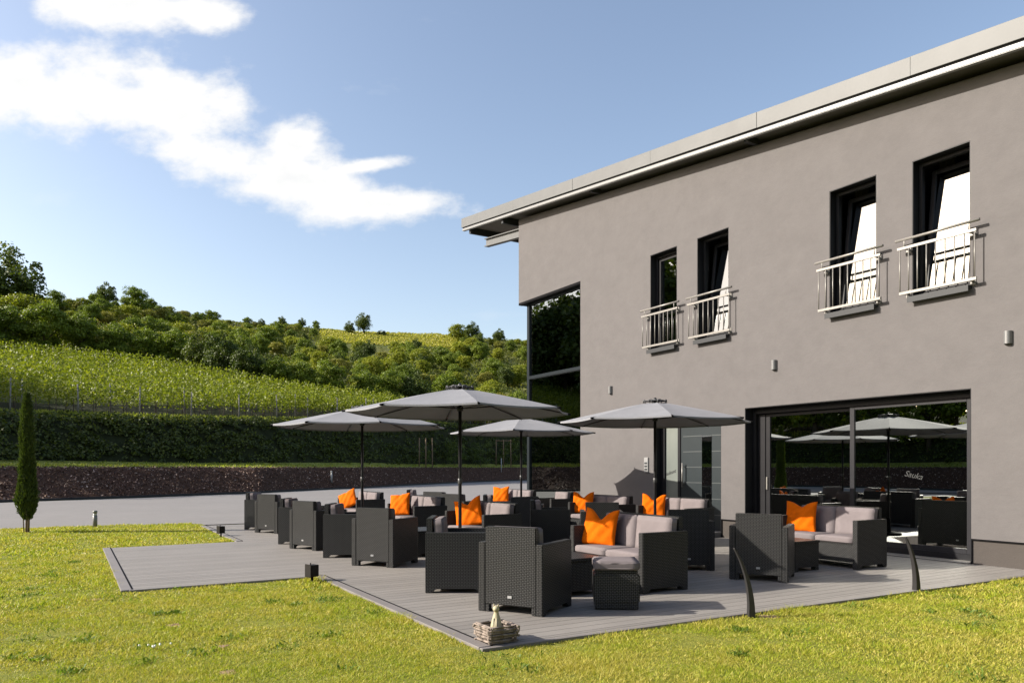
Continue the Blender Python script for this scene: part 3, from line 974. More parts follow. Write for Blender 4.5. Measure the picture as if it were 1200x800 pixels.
# ================================================================== TERRACE DECK
def deck():
    b = MB(); bw = 0.145; gap = 0.007
    rs = random.Random(3)
    x = -19.22
    while x < -5.02:
        x1 = x + bw - gap
        xm = (x + x1) / 2
        y1 = YF + 0.03
        if -18.2 < xm < -15.41: y1 = YF + 0.12
        if xm > -14.80 and xm < -9.58: y0 = 0.63
        else: y0 = 2.86
        if -4.99 < xm: y0 = 2.86
        # boards are about 4 m long, butted
        y = y0; first = rs.uniform(1.6, 4.0)
        while y < y1:
            e = min(y1, y + first); first = 4.0
            if y1 - e < 0.4: e = y1
            b.box(x, min(x1, -5.10 if e < 11 else x1), y + 0.0015, e - 0.0015, -0.024, 0.0)
            y = e
        x += bw
    o = b.build("terrace_deck", M_DECK); tag(o, kind='structure')
    # border boards, with a dark gap between them and the field
    b = MB(); z = 0.0

    def strip(xa, ya, xb, yb, w):
        v = Vector((xb - xa, yb - ya, 0)); n = Vector((v.y, -v.x, 0)).normalized() * w
        for (p, q) in (((xa, ya), (xb, yb)),):
            co = [Vector((*p, 0)), Vector((*q, 0)), Vector((*q, 0)) + n, Vector((*p, 0)) + n]
            vs = [b.bm.verts.new((c.x, c.y, 0.001)) for c in co] + [b.bm.verts.new((c.x, c.y, -0.075)) for c in co]
            for qd in ((0, 1, 2, 3), (7, 6, 5, 4), (0, 4, 5, 1), (1, 5, 6, 2), (2, 6, 7, 3), (3, 7, 4, 0)):
                b.bm.faces.new([vs[i] for i in qd])
    strip(-9.70, 2.856, -5.10, 2.856, 0.11)     # faces the lawn (y-)
    strip(-14.80, 0.626, -9.55, 0.626, 0.11)
    strip(-19.22, 2.856, -14.82, 2.856, 0.11)
    bb = b.build("border_board", M_BORDER, o, bevel=0.003, seg=1)
    b = MB()
    for xa, xb, yy in ((-9.56, -5.10, 2.857), (-14.80, -9.58, 0.627), (-19.22, -14.82, 2.857)): b.box(xa, xb, yy, yy + 0.016, -0.01, 0.0022)
    b.build('gap_shade_strip', M_BLACK, o)  # black strip laid over the joint as the shade in the gap
    b = MB()
    strip(-9.565, 0.6, -9.565, 2.84, 0.05)
    strip(-5.085, 2.745, -4.86, 11.2, 0.05)
    b.build("edge_board", M_BORDER, o, bevel=0.003, seg=1)
    b = MB(); b.box(-19.25, -5.12, 2.85, YF + 0.03, -0.10, -0.028); b.box(-14.82, -9.58, 0.62, 2.85, -0.10, -0.028)
    # wedge of decking that widens towards the wall
    b.build("substructure", M_BLACK, o)
    b = MB()
    b.prism([(-5.095, 3.0), (-5.070, 3.0), (-4.875, 11.0), (-4.875, 11.24), (-5.095, 11.24)], 'z', -0.024, -0.0005)
    b.build("edge_infill", M_DECK, o)


deck()
b = MB(); b.box(-4.80, 4.0, 10.72, YF + 0.03, -0.10, -0.035)
tag(b.build("gravel_strip", m_ground("gravel", [(0.3, (0.04, 0.04, 0.04)), (0.7, (0.20, 0.195, 0.19))], 45, 4, bump=1.0, bscale=45)), kind='structure')
b = MB(); b.box(-4.80, 4.0, 10.60, 10.715, -0.12, -0.005)
tag(b.build("gravel_kerb", plain("concrete", (0.19, 0.18, 0.175), 0.85, 0, 0.2, 0.1, 6), bevel=0.008), kind='structure')


# ================================================================== FURNITURE
def arm_profile(D, h, foot=0.07, notch=0.045):
    return [(-D / 2, 0), (-D / 2 + foot, 0), (-D / 2 + foot + 0.05, notch), (D / 2 - foot - 0.05, notch), (D / 2 - foot, 0), (D / 2, 0), (D / 2, h), (-D / 2, h)]


def cushion(w, d, t, r=0.03):
    b = MB(); b.box(-w / 2, w / 2, -d / 2, d / 2, 0, t)
    bmesh.ops.subdivide_edges(b.bm, edges=b.bm.edges[:], cuts=5, use_grid_fill=True)
    for v in b.bm.verts:
        x, y = abs(v.co.x) / (w / 2), abs(v.co.y) / (d / 2)
        if v.co.z > t * 0.9: v.co.z += 0.016 * (1 - x * x) * (1 - y * y) + 0.0
        e = max(x, y)
        if e > 0.99:
            k = 4 * (v.co.z / t) * (1 - v.co.z / t)
            v.co.x *= 1 + 0.012 * k; v.co.y *= 1 + 0.012 * k
    return b


def seat_furniture(name, W, nseat, label, cat):
    """armchair (1 seat) or loveseat (2): faces +Y, origin on the deck under its centre"""
    root = empty(name); tag(root, label, cat)
    D = 0.68; aw = 0.075; hA = 0.675; hB = 0.83
    for s in (-1, 1):
        b = MB(); xa = s * W / 2; xb = s * (W / 2 - aw)
        b.prism(arm_profile(D, hA), 'x', min(xa, xb), max(xa, xb))
        b.build("armrest", M_WICKER, root, bevel=0.006)
    iw = W / 2 - aw - 0.002
    b = MB(); m = Matrix.Translation((0, -D / 2 + 0.004, 0.075))
    b.box(-iw, iw, 0, 0.07, 0, hB - 0.075, m)
    for s in (-1, 1): b.box(s * iw - (0.045 if s > 0 else 0), s * iw + (0.045 if s < 0 else 0), -D / 2 + 0.006, -D / 2 + 0.06, 0.0, 0.08)
    bk = b.build("backrest", M_WICKER, root, bevel=0.006)
    b = MB(); b.box(-iw + .001, iw - .001, -D / 2 + 0.085, D / 2 - 0.015, 0.09, 0.325)
    b.box(-iw + .004, iw - .004, -D / 2 + 0.1, D / 2 - 0.03, 0.327, 0.345)
    b.build("seat_base", M_WICKER, root, bevel=0.006)
    sw = 2 * iw / nseat
    for i in range(nseat):
        cx = -iw + sw * (i + 0.5)
        c = cushion(sw - 0.008, D - 0.16, 0.085).build("seat_cushion", M_CUSH, root, bevel=0.012, seg=2, smooth=True)
        c.location = (cx, 0.065, 0.346)
        c = cushion(sw - 0.010, 0.42, 0.105).build("back_cushion", M_CUSH, root, bevel=0.014, seg=2, smooth=True)
        c.location = (cx, -D / 2 + 0.205, 0.615); c.rotation_euler = (R_(96), 0, 0)
    b = MB(); b.box(-0.022, 0.022, -0.003, 0.0, -0.012, 0.012)
    lb = b.build("maker_tag", plain("tag_silver", (0.32, 0.32, 0.32), 0.4), bk); lb.location = (0, -D / 2 - 0.0005, 0.16)
    return root


def table_proto():
    root = empty("coffee_table"); tag(root, "x", "table")
    W, D, H = 0.76, 0.52, 0.41
    b = MB(); b.box(-W / 2, W / 2, -D / 2, D / 2, H - 0.035, H)
    b.build("table_top", M_WICKER, root, bevel=0.006)
    b = MB(); b.box(-W / 2 + .012, W / 2 - .012, -D / 2 + .012, D / 2 - .012, 0.05, H - 0.037)
    b.build("body", M_WICKER, root, bevel=0.006)
    for sx in (-1, 1):
        for sy in (-1, 1):
            b = MB(); b.box(-0.035, 0.035, -0.035, 0.035, 0.0, 0.0485)
            o = b.build("foot", M_WICKER, root); o.location = (sx * (W / 2 - 0.05), sy * (D / 2 - 0.05), 0)
    return root


def ottoman():
    root = empty("ottoman"); S = 0.45
    b = MB(); b.box(-S / 2 + .012, S / 2 - .012, -S / 2 + .012, S / 2 - .012, 0.008, 0.36); b.box(-S / 2 + 0.02, S / 2 - 0.02, -S / 2 + .02, S / 2 - .02, 0.362, 0.39)
    b.box(-S / 2, S / 2, -S / 2, S / 2, 0.08, 0.345)
    b.build("body", M_WICKER, root, bevel=0.006)
    c = cushion(S, S, 0.085).build("seat_cushion", M_CUSH, root, bevel=0.016, seg=3, smooth=True); c.location = (0, 0, 0.392)
    return root


def pillow(seed, S=0.45, T=0.15, chop=0.07):
    rs = np.random.RandomState(seed); n = 26
    ph = rs.uniform(0, 6, 6)
    vid = {}; V = []; F = []
    for side in (-1, 1):
        for i in range(n + 1):
            for j in range(n + 1):
                u = -1 + 2 * i / n; v = -1 + 2 * j / n
                edge = i in (0, n) or j in (0, n)
                key = (i, j, 0 if edge else side)
                if key in vid: continue
                t = ((1 - u * u) * (1 - v * v)) ** 0.42
                # seams pull in between pointed corners
                ku = 1 - 0.07 * (1 - v * v); kv = 1 - 0.07 * (1 - u * u)
                x = u * S / 2 * ku; z = v * S / 2 * kv
                y = side * T / 2 * t
                # karate-chop dent in the top edge
                w = math.exp(-(u / 0.42) ** 2) * max(0, v) ** 1.5
                z -= chop * 1.5 * w
                y += side * (-0.25 * T) * math.exp(-((u) / 0.18) ** 2) * max(0, v) ** 2
                y += side * 0.006 * math.sin(5 * u + 3 * v + ph[0]) * t + side * 0.005 * math.sin(9 * u - 7 * v + ph[1]) * t
                # slump
                x *= 1 + 0.05 * (1 - v) / 2
                vid[key] = len(V); V.append((x, y, z))
    for side in (-1, 1):
        for i in range(n):
            for j in range(n):
                q = []
                for (a, c) in ((i, j), (i + 1, j), (i + 1, j + 1), (i, j + 1)):
                    edge = a in (0, n) or c in (0, n)
                    q.append(vid[(a, c, 0 if edge else side)])
                F.append(q if side < 0 else q[::-1])
    return mesh_np("throw_pillow", V, F, M_PIL, smooth=True)


chair0 = seat_furniture("wicker_armchair", 0.70, 1, "x", "armchair")
sofa0 = seat_furniture("wicker_sofa", 1.38, 2, "x", "sofa")
table0 = table_proto()
used = set()


def place(proto, x, y, deg, label, group, z=0.0):
    o = copy_tree(proto) if proto.name in used else proto
    used.add(proto.name)
    o.location = (x, y, z); o.rotation_euler = (0, 0, R_(deg))
    o['label'] = label; o['group'] = group
    return o


GA = "black wicker armchairs on the terrace"; GS = "black wicker sofas on the terrace"; GT = "low wicker tables on the terrace"
CH = [
    (-6.29, 3.92, 31, "black wicker armchair nearest the deck corner, its back to the basket, with a maker tag"),
    (-7.73, 3.89, -31, "black armchair seen from its side, directly left of the armchair nearest the deck corner"),
    (-10.22, 3.96, 36, "black wicker armchair with its sunlit back towards the small spotlight at the lawn corner"),
    (-11.51, 3.86, -31, "black armchair side left of the armchair backed by the corner spotlight"),
    (-12.84, 3.74, 24, "grey-lit wicker armchair back, second of the backs from the left end of the front row"),
    (-13.96, 3.76, -31, "dark wicker armchair seen from its side between the two leftmost sunlit chair backs"),
    (-16.48, 3.92, 29, "farthest left sunlit wicker armchair back, by the strip of lawn with the small spotlight"),
    (-17.66, 3.89, -31, "leftmost wicker armchair of all, a narrow black side with a grey cushion"),
    (-6.49, 7.60, 32, "wicker armchair on the right with its back to the lawn, behind the curved path light"),
    (-7.71, 7.41, 59, "wholly shaded black armchair back between the near sofa and the armchair on the right"),
    (-9.98, 7.72, 55, "armchair back with a bright top edge just behind the near sofa with the largest pillow"),
    (-10.96, 7.32, -31, "black armchair side seen above the cushion of the nearest armchair"),
    (-12.45, 7.76, 55, "black armchair back standing right of the white-cushioned second sofa of the front row"),
    (-13.64, 7.84, -31, "armchair just peeking out behind the pillow on the second front sofa"),
    (-16.15, 7.66, 30, "farther of the two grey chair backs behind the shaded front sofa"),
    (-14.65, 7.40, 30, "nearer of the two grey chair backs left of the tall parasol pole"),
    (-17.85, 7.90, -31, "tiny distant armchair showing just above the orange pillow of the shaded front sofa"),
    (-14.55, 9.90, 178, "small far armchair with a sunlit cushion in front of the corner window"),
]
for (x, y, r, lb) in CH: place(chair0, x, y, r, lb, GA)
SO = [
    (-6.98, 5.78, 180, "near wicker sofa with light cushions and the largest orange pillow, behind the ottoman"),
    (-10.66, 5.80, 180, "wicker sofa behind the tall parasol pole with a crumpled orange pillow"),
    (-13.55, 5.90, 180, "front-row wicker sofa in parasol shade with grey back cushions and a darker orange pillow"),
    (-16.85, 5.92, 180, "farthest front-row wicker sofa, under the left parasol, with a small pillow"),
    (-6.98, 9.60, 180, "wicker sofa in front of the sliding glass door with its cushions half in shade"),
    (-10.36, 9.72, 180, "wicker sofa in front of the entrance door, right of the short parasol crank"),
    (-12.10, 9.35, 180, "wicker sofa in full shade before the stucco wall with a dark orange pillow"),
    (-16.45, 9.85, 180, "far wicker sofa near the building corner with a pillow and white cushions"),
]
for (x, y, r, lb) in SO: place(sofa0, x, y, r, lb, GS)
TB = [(-6.95, 4.86, "low wicker table between the nearest armchairs and the near sofa"),
      (-11.05, 4.92, "low wicker table before the second sofa, its pale top showing at the armchair's corner"),
      (-14.0, 4.95, "low wicker table in front of the shaded front-row sofa"),
      (-16.85, 5.0, "farthest low wicker table at the left end of the front row"),
      (-6.94, 8.58, "low wicker table in front of the sofa by the sliding glass door"),
      (-10.55, 8.72, "low wicker table before the sofa at the entrance door"),
      (-13.0, 8.55, "low wicker table in front of the sofa by the stucco wall")]
for (x, y, lb) in TB: place(table0, x, y, 0, lb, GT)
ot = ottoman(); ot.location = (-5.91, 4.75, 0); ot.rotation_euler = (0, 0, R_(55))
tag(ot, "square black wicker stool with a thick grey cushion beside the nearest armchair", "ottoman")

# pillows: (x, y, z, rz, lean, roll, size, seed, chop, label)
PL = [(-7.42, 5.72, 0.655, 22, -14, 3, 0.48, 1, 0.085, "largest orange pillow, deeply dented, on the near sofa"),
      (-11.02, 5.74, 0.650, 38, -14, -14, 0.50, 2, 0.06, "crumpled orange pillow behind the tall parasol pole"),
      (-14.02, 5.74, 0.650, 36, -20, -8, 0.47, 3, 0.0, "flat square pillow, mostly in shade, on the shaded front-row sofa"),
      (-17.20, 5.72, 0.635, 48, -28, -26, 0.47, 4, 0.0, "small tilted orange pillow beside the left parasol pole"),
      (-7.42, 9.54, 0.655, 14, -10, 0, 0.48, 5, 0.045, "orange pillow on the sofa before the sliding glass door"),
      (-10.86, 9.66, 0.665, 34, -12, 2, 0.47, 6, 0.07, "orange pillow behind the parasol pole at the entrance door"),
      (-12.62, 9.28, 0.665, 32, -12, 0, 0.47, 7, 0.07, "dark-looking shaded pillow against the stucco wall beside the corner window"),
      (-16.90, 9.76, 0.68, 36, -12, -2, 0.46, 8, 0.02, "orange pillow on the far sofa, seen above the white cushions of the second sofa")]
for (x, y, z, rz, lean, roll, S, sd_, ch_, lb) in PL:
    p = pillow(sd_, S, 0.15, ch_)
    p.location = (x, y, z)
    p.rotation_euler = (R_(lean), R_(roll), R_(rz))
    tag(p, lb, "pillow", "orange throw pillows on the sofas")


# ------------------------------------------------------------------ parasols
def parasol():
    root = empty("parasol"); tag(root, "x", "parasol")
    Rr = 1.56; zr = 2.165; za = 2.465
    b = MB(); b.tube((0, 0, 0.05), (0, 0, 2.50), 0.024, n=20)
    pole = b.build("pole", M_POLE, root)
    b = MB(); b.lathe([(0.25, 0.0), (0.25, 0.035), (0.235, 0.05), (0.06, 0.075), (0.045, 0.10), (0.04, 0.34), (0.03, 0.36)], 28)
    b.build("base", M_BLACK, root)
    b = MB(); b.lathe([(0.027, 1.15), (0.031, 1.155), (0.031, 1.225), (0.027, 1.23)], 16)
    b.tube((0, 0, 1.20), (0.075, 0, 1.20), 0.013, n=10); b.tube((0.075, 0, 1.205), (0.095, 0.0, 1.13), 0.007, n=8)
    b.build("crank", plain("crank_grey", (0.07, 0.07, 0.072), 0.4, 0.3), root)
    # canopy: eight panels, each sagging a little between its ribs, with a short valance-free hem
    bm = MB(); nr = 9; ns = 6; r0 = 0.17
    rings = []
    for i in range(nr + 1):
        t = i / nr; ring = []
        for k in range(8):
            a0 = k * math.pi / 4; a1 = (k + 1) * math.pi / 4
            for s in range(ns):
                w = s / ns
                r = r0 + (Rr - r0) * t
                p0 = Vector((math.cos(a0), math.sin(a0), 0)) * r; p1 = Vector((math.cos(a1), math.sin(a1), 0)) * r
                p = p0.lerp(p1, w)
                z = za - 0.012 - (za - zr) * (t ** 1.08)
                sag = 4 * w * (1 - w)
                z -= 0.022 * sag * (0.25 + 0.75 * t) * (1 - 0.3 * t)
                p *= 1 - 0.012 * sag * t
                ring.append(bm.bm.verts.new((p.x, p.y, z)))
        rings.append(ring)
    N = 8 * ns
    hem = [bm.bm.verts.new((v.co.x * 1.001, v.co.y * 1.001, v.co.z - 0.022)) for v in rings[-1]]
    rings.append(hem)
    for a, c in zip(rings, rings[1:]):
        for i in range(N):
            bm.bm.faces.new([a[i], a[(i + 1) % N], c[(i + 1) % N], c[i]])
    cn = bm.build("canopy", M_CANOPY, root)
    sm = cn.modifiers.new("thickness", 'SOLIDIFY'); sm.thickness = 0.003
    # vent cap on raised arches
    b = MB()
    b.lathe([(0.055, za + 0.052), (0.13, za + 0.044), (0.19, za + 0.026), (0.188, za + 0.022), (0.13, za + 0.038), (0.055, za + 0.046)], 24)
    for k in range(8):
        a = k * math.pi / 4 + 0.2
        m = Matrix.Rotation(a, 4, 'Z') @ Matrix.Translation((0.19, 0, za + 0.005))
        b.tube(m @ Vector((0, -0.030, -0.008)), m @ Vector((0, -0.022, 0.035)), 0.008, n=6)
        b.tube(m @ Vector((0, -0.022, 0.033)), m @ Vector((0, 0.022, 0.033)), 0.008, n=6)
        b.tube(m @ Vector((0, 0.022, 0.035)), m @ Vector((0, 0.030, -0.008)), 0.008, n=6)
    b.build("vent", plain("vent_grey", (0.10, 0.10, 0.105), 0.6, 0, 0.1), cn)
    b = MB(); b.lathe([(0.03, za + 0.02), (0.032, za + 0.06), (0.02, za + 0.08), (0.004, za + 0.085)], 14); b.build("finial", M_POLE, cn)
    b = MB(); b.lathe([(0.045, za - 0.09), (0.05, za - 0.08), (0.05, za - 0.045), (0.04, za - 0.035)], 16)
    b.lathe([(0.038, 2.16), (0.045, 2.165), (0.045, 2.22), (0.035, 2.23)], 16)
    b.build("hub", M_POLE, root)
    for k in range(8):
        a = k * math.pi / 4; c, s = math.cos(a), math.sin(a)
        b = MB(); b.tube((c * .045, s * .045, za - 0.06), (c * (Rr + .025), s * (Rr + .025), zr - 0.020), 0.010, n=8)
        rb = b.build("rib", M_POLE, root)
        b = MB(); b.tube((c * (Rr - 0.02), s * (Rr - 0.02), zr - 0.018), (c * (Rr + .04), s * (Rr + .04), zr - 0.026), 0.014, n=8)
        b.build("rib_tip", M_BLACK, rb)
        zm = za - 0.06 + (zr - za + 0.04) * 0.5
        b = MB(); b.tube((c * .045, s * .045, 2.20), (c * Rr * .5, s * Rr * .5, zm), 0.007, n=6)
        b.build("strut", M_POLE, rb)
    return root


um = parasol()
GU = "grey octagonal parasols over the terrace"
UM = [(-9.22, 4.67, 12, 0.02, "tallest-looking nearest grey parasol whose pole stands in the middle of the seating"),
      (-13.02, 4.60, 22, 0.0, "left grey parasol, its edge overlapping the nearest parasol"),
      (-9.27, 8.28, -2, 0.0, "right grey parasol in front of the entrance door"),
      (-13.70, 8.42, -6, 0.0, "smallest-looking rear parasol before the corner window")]
fw = math.degrees(math.atan2(FWD.y, FWD.x))
for i, (x, y, rot, dz, lb) in enumerate(UM):
    o = copy_tree(um) if i else um
    o.location = (x, y, dz - 0.0); o.rotation_euler = (0, 0, R_(fw + rot))
    tag(o, lb, "parasol", GU)


# ------------------------------------------------------------------ lights in the lawn
def arc_lamp(name, x, y, h, dirx, diry, label):
    """curved flat path light that bows over to one side"""
    root = empty(name, (x, y, -0.05)); tag(root, label, "path light", "curved path lights along the deck edge")
    root.rotation_euler = (0, 0, math.atan2(diry, dirx))
    b = MB(); n = 16; prev = None
    Rr = h * 1.45
    for i in range(n + 1):
        t = i / n; z = t * h
        off = Rr - math.sqrt(max(0, Rr * Rr - (max(0, z - 0.12 * h)) ** 2))
        th = 0.034 * (1 - 0.80 * t); w = 0.036 * (1 - 0.45 * t)
        xo = off * 0.80
        tx = 0.8 * max(0, z - .12 * h) / max(0.1, math.sqrt(Rr * Rr - (max(0, z - .12 * h)) ** 2))
        nn = Vector((1, 0, -tx)).normalized() * th
        c = Vector((xo, 0, z))
        q = [b.bm.verts.new(c + nn + Vector((0, w, 0))), b.bm.verts.new(c + nn - Vector((0, w, 0))), b.bm.verts.new(c - nn - Vector((0, w, 0))), b.bm.verts.new(c - nn + Vector((0, w, 0)))]
        if prev:
            for k in range(4): b.bm.faces.new([prev[k], prev[(k + 1) % 4], q[(k + 1) % 4], q[k]])
        else: b.bm.faces.new(q)
        prev = q
    b.bm.faces.new(prev[::-1])
    b.build("post", plain("lamp_anthracite", (0.022, 0.021, 0.021), 0.4, 0.0, 0.3), root, bevel=0.004, seg=1)
    b = MB(); b.box(-0.05, 0.05, -0.05, 0.05, -0.02, 0.012); b.build("foot", M_BLACK, root)
    return root


lx, ly = -RGT.x, -RGT.y
arc_lamp("path_light", -4.90, 5.58, 0.685, lx, ly, "curved dark path light in the grass in front of the right armchair")
arc_lamp("path_light", -4.93, 8.35, 0.66, -0.25, -0.97, "curved dark path light at the deck edge in front of the sliding glass door")


def spot(x, y, label):
    root = empty("garden_spotlight", (x, y, -0.05), R_(20)); tag(root, label, "spotlight", "small black spotlights in the lawn")
    b = MB(); b.box(-0.058, 0.058, -0.06, 0.06, 0.10, 0.245); b.box(-0.063, 0.063, -0.065, -0.055, 0.095, 0.255)
    b.build("lamp_head", plain("spot_dark", (0.018, 0.016, 0.015), 0.5, 0, 0.15), root, bevel=0.008)
    b = MB(); b.tube((0, 0, -0.02), (0, 0, 0.105), 0.016, n=10); b.build("spike", M_BLACK, root)
    b = MB(); b.tube((-0.03, 0, 0.243), (-0.03, 0, 0.265), 0.007, n=8); b.build("screw", M_BLACK, root)


spot(-9.19, 2.60, "small black box spotlight on a spike at the inner lawn corner by the deck")
spot(-16.2, 2.70, "small black spotlight in the narrow lawn strip at the far left of the deck")


def bollard(x, y, z, h, r, label, col):
    root = empty("bollard_light", (x, y, z)); tag(root, label, "bollard")
    b = MB(); b.lathe([(r, -0.03), (r, h * 0.72), (r * 0.8, h * 0.74), (r * 0.8, h * 0.84), (r, h * 0.86), (r, h * 0.97), (r * 0.8, h)], 20)
    b.build("post", plain("bollard_" + ("white" if col > .4 else "grey"), (col * .5, col * .5, col * 0.48), 0.45, 0.3), root)
    b = MB(); b.lathe([(r * 0.81, h * 0.745), (r * 0.83, h * 0.79), (r * 0.81, h * 0.835)], 20)
    b.build("lens", plain("lens_grey", (0.5, 0.5, 0.48), 0.2), root)


bollard(-20.35, 0.55, -0.055, 0.43, 0.05, "short grey bollard light between the lawn and the paved road", 0.36)
x, y, z = pol(px2bear(388.5), f_edge(px2bear(388.5)) + 0.9)
bollard(x, y, z, 0.80, 0.06, "small white post standing in the bark mulch bank", 0.6)


# ------------------------------------------------------------------ basket and cat
def basket():
    root = empty("driftwood_basket", (-5.225, 2.975, 0.0)); tag(root, "small square basket of grey driftwood sticks on the deck corner", "basket")
    rs = random.Random(4); S = 0.112
    wm = plain("driftwood", (0.20, 0.165, 0.14), 0.85, 0, 0.2, 0.45, 22, 0.6, 60)
    b = MB()
    for lay in range(7):
        z = 0.012 + lay * 0.0195; e = S + 0.002 * lay + rs.uniform(-.004, .006)
        for k in range(4):
            for rep in range(2):
                ex = rs.uniform(0.0, 0.03); off = rs.uniform(-0.006, 0.006) + rep * 0.012
                a = (-e - ex, -e + off, z + rs.uniform(-.004, .004)); c = (e + rs.uniform(0, .03), -e + off + rs.uniform(-.01, .01), z + rs.uniform(-.005, .006))
                m = Matrix.Rotation(k * math.pi / 2, 4, 'Z')
                mid = (m @ Vector(a)).lerp(m @ Vector(c), 0.5) + Vector((rs.uniform(-.006, .006), rs.uniform(-.006, .006), rs.uniform(-.004, .004)))
                r = rs.uniform(0.007, 0.012)
                b.tube(m @ Vector(a), mid, r, r * 1.1, 7); b.tube(mid, m @ Vector(c), r * 1.1, r * 0.8, 7)
    b.build("sticks", wm, root)
    b = MB(); b.box(-S + .01, S - .01, -S + .01, S - .01, 0.004, 0.055); b.build("liner", plain("liner_white", (0.25, 0.23, 0.21), 0.9, 0, 0.2, 0.3, 25, 1.0, 40), root, bevel=0.01)
    # seated cat figure
    c = MB()
    c.lathe([(0.012, 0.0), (0.048, 0.002), (0.052, 0.03), (0.047, 0.07), (0.038, 0.11), (0.028, 0.145), (0.021, 0.165), (0.019, 0.178), (0.022, 0.186)], 22, sy=0.85)
    m = Matrix.Translation((0, -0.006, 0.203))
    prof = [(0.004, -0.026)] + [(0.027 * math.cos(t), 0.026 * math.sin(t)) for t in np.linspace(-1.2, 1.25, 9)] + [(0.003, 0.0262)]
    c.lathe(prof, 20, m)
    for s in (-1, 1):
        c.tube((s * 0.015, -0.004, 0.218), (s * 0.020, -0.004, 0.247), 0.010, 0.001, 8)
        c.tube((s * 0.017, -0.036, 0.0), (s * 0.012, -0.026, 0.13), 0.011, 0.008, 10)
        c.tube((s * 0.017, -0.038, 0.008), (s * 0.017, -0.056, 0.006), 0.011, 0.008, 8)
    c.tube((0, -0.026, 0.198), (0, -0.038, 0.195), 0.010, 0.005, 8)
    c.tube((0.03, 0.03, 0.01), (0.055, 0.0, 0.012), 0.009, 0.006, 8)
    cat = c.build("cat_figurine", plain("cream_ceramic", (0.36, 0.32, 0.21), 0.55, 0, 0.4, 0.06, 12), None)
    cat.location = (-5.225, 2.975, 0.056); cat.rotation_euler = (0, 0, R_(40))
    tag(cat, "cream upright seated cat figurine standing in the driftwood basket", "figurine")


basket()


# ------------------------------------------------------------------ cypress
def cypress():
    root = empty("cypress", (-19.50, -0.78, -0.06)); tag(root, "slim columnar cypress standing alone at the left edge of the lawn", "tree")
    rs = np.random.RandomState(11); H = 3.05; n = 26000
    z = rs.beta(1.15, 1.05, n) * (H - 0.30) + 0.30
    t = z / H
    rad = np.interp(t, [0.08, 0.14, 0.22, 0.30, 0.42, 0.6, 0.8, 0.93, 1.0], [0.03, 0.13, 0.205, 0.18, 0.14, 0.125, 0.10, 0.06, 0.01])
    a = rs.uniform(0, 2 * math.pi, n)
    nz = np.array([mnoise.noise(Vector((math.cos(q) * 2.2, math.sin(q) * 2.2, w * 3.2))) for q, w in zip(a, z)])
    rr = rad * (1 + 0.30 * nz) * np.sqrt(rs.uniform(0.28, 1.0, n))
    low = z < 0.55
    keep = ~(low & (rs.uniform(size=n) < 0.55) & (np.sin(a * 3) < 0.2))
    P = np.stack([rr * np.cos(a), rr * np.sin(a), z], 1)[keep]; a = a[keep]
    N = len(P); out = np.stack([np.cos(a), np.sin(a), np.zeros(N)], 1)
    up = out * rs.uniform(0.1, 0.5, (N, 1)) + np.array([0, 0, 1.0]) + rs.normal(size=(N, 3)) * 0.25
    up /= np.linalg.norm(up, axis=1, keepdims=True)
    sd = np.cross(up, rs.normal(size=(N, 3))); sd /= np.linalg.norm(sd, axis=1, keepdims=True)
    L = rs.uniform(0.05, 0.11, (N, 1)); w = rs.uniform(0.008, 0.015, (N, 1))
    V = np.stack([P, P + up * L * 0.5 + sd * w, P + up * L, P + up * L * 0.5 - sd * w], 1).reshape(-1, 3)
    mesh_np("foliage", V, np.arange(4 * N).reshape(N, 4), m_leaf("cypress_leaf", [(0.030, 0.048, 0.012), (0.06, 0.088, 0.018), (0.10, 0.125, 0.03)], 0.2, patch=0.3, pscale=2.5), root)
    b = MB()
    for (x, y, r) in ((0, 0, 0.035), (-0.09, 0.04, 0.014), (0.06, 0.03, 0.016), (-0.04, -0.07, 0.012)):
        b.tube((x * 0.8, y * 0.8, 0.0), (x * 1.3, y * 1.3, 0.8), r, r * 0.6, 8)
    b.tube((0, 0, 0.7), (0, 0, 2.7), 0.022, 0.006, 8)
    for k in range(14):
        a_ = k * 2.4; z_ = 0.28 + 0.03 * k
        b.tube((0, 0, z_), (0.16 * math.cos(a_), 0.16 * math.sin(a_), z_ + 0.16), 0.008, 0.003, 6)
    b.build("trunk", plain("cypress_bark", (0.16, 0.12, 0.09), 0.9, 0, 0.2, 0.3, 20), root)


cypress()


# ------------------------------------------------------------------ lawn blades
BARE = ((-5.45, 0.95, 0.07), (-7.33, 0.82, 0.075), (-9.17, 0.25, 0.09), (-4.84, 5.74, 0.09), (-6.27, 1.06, .045))


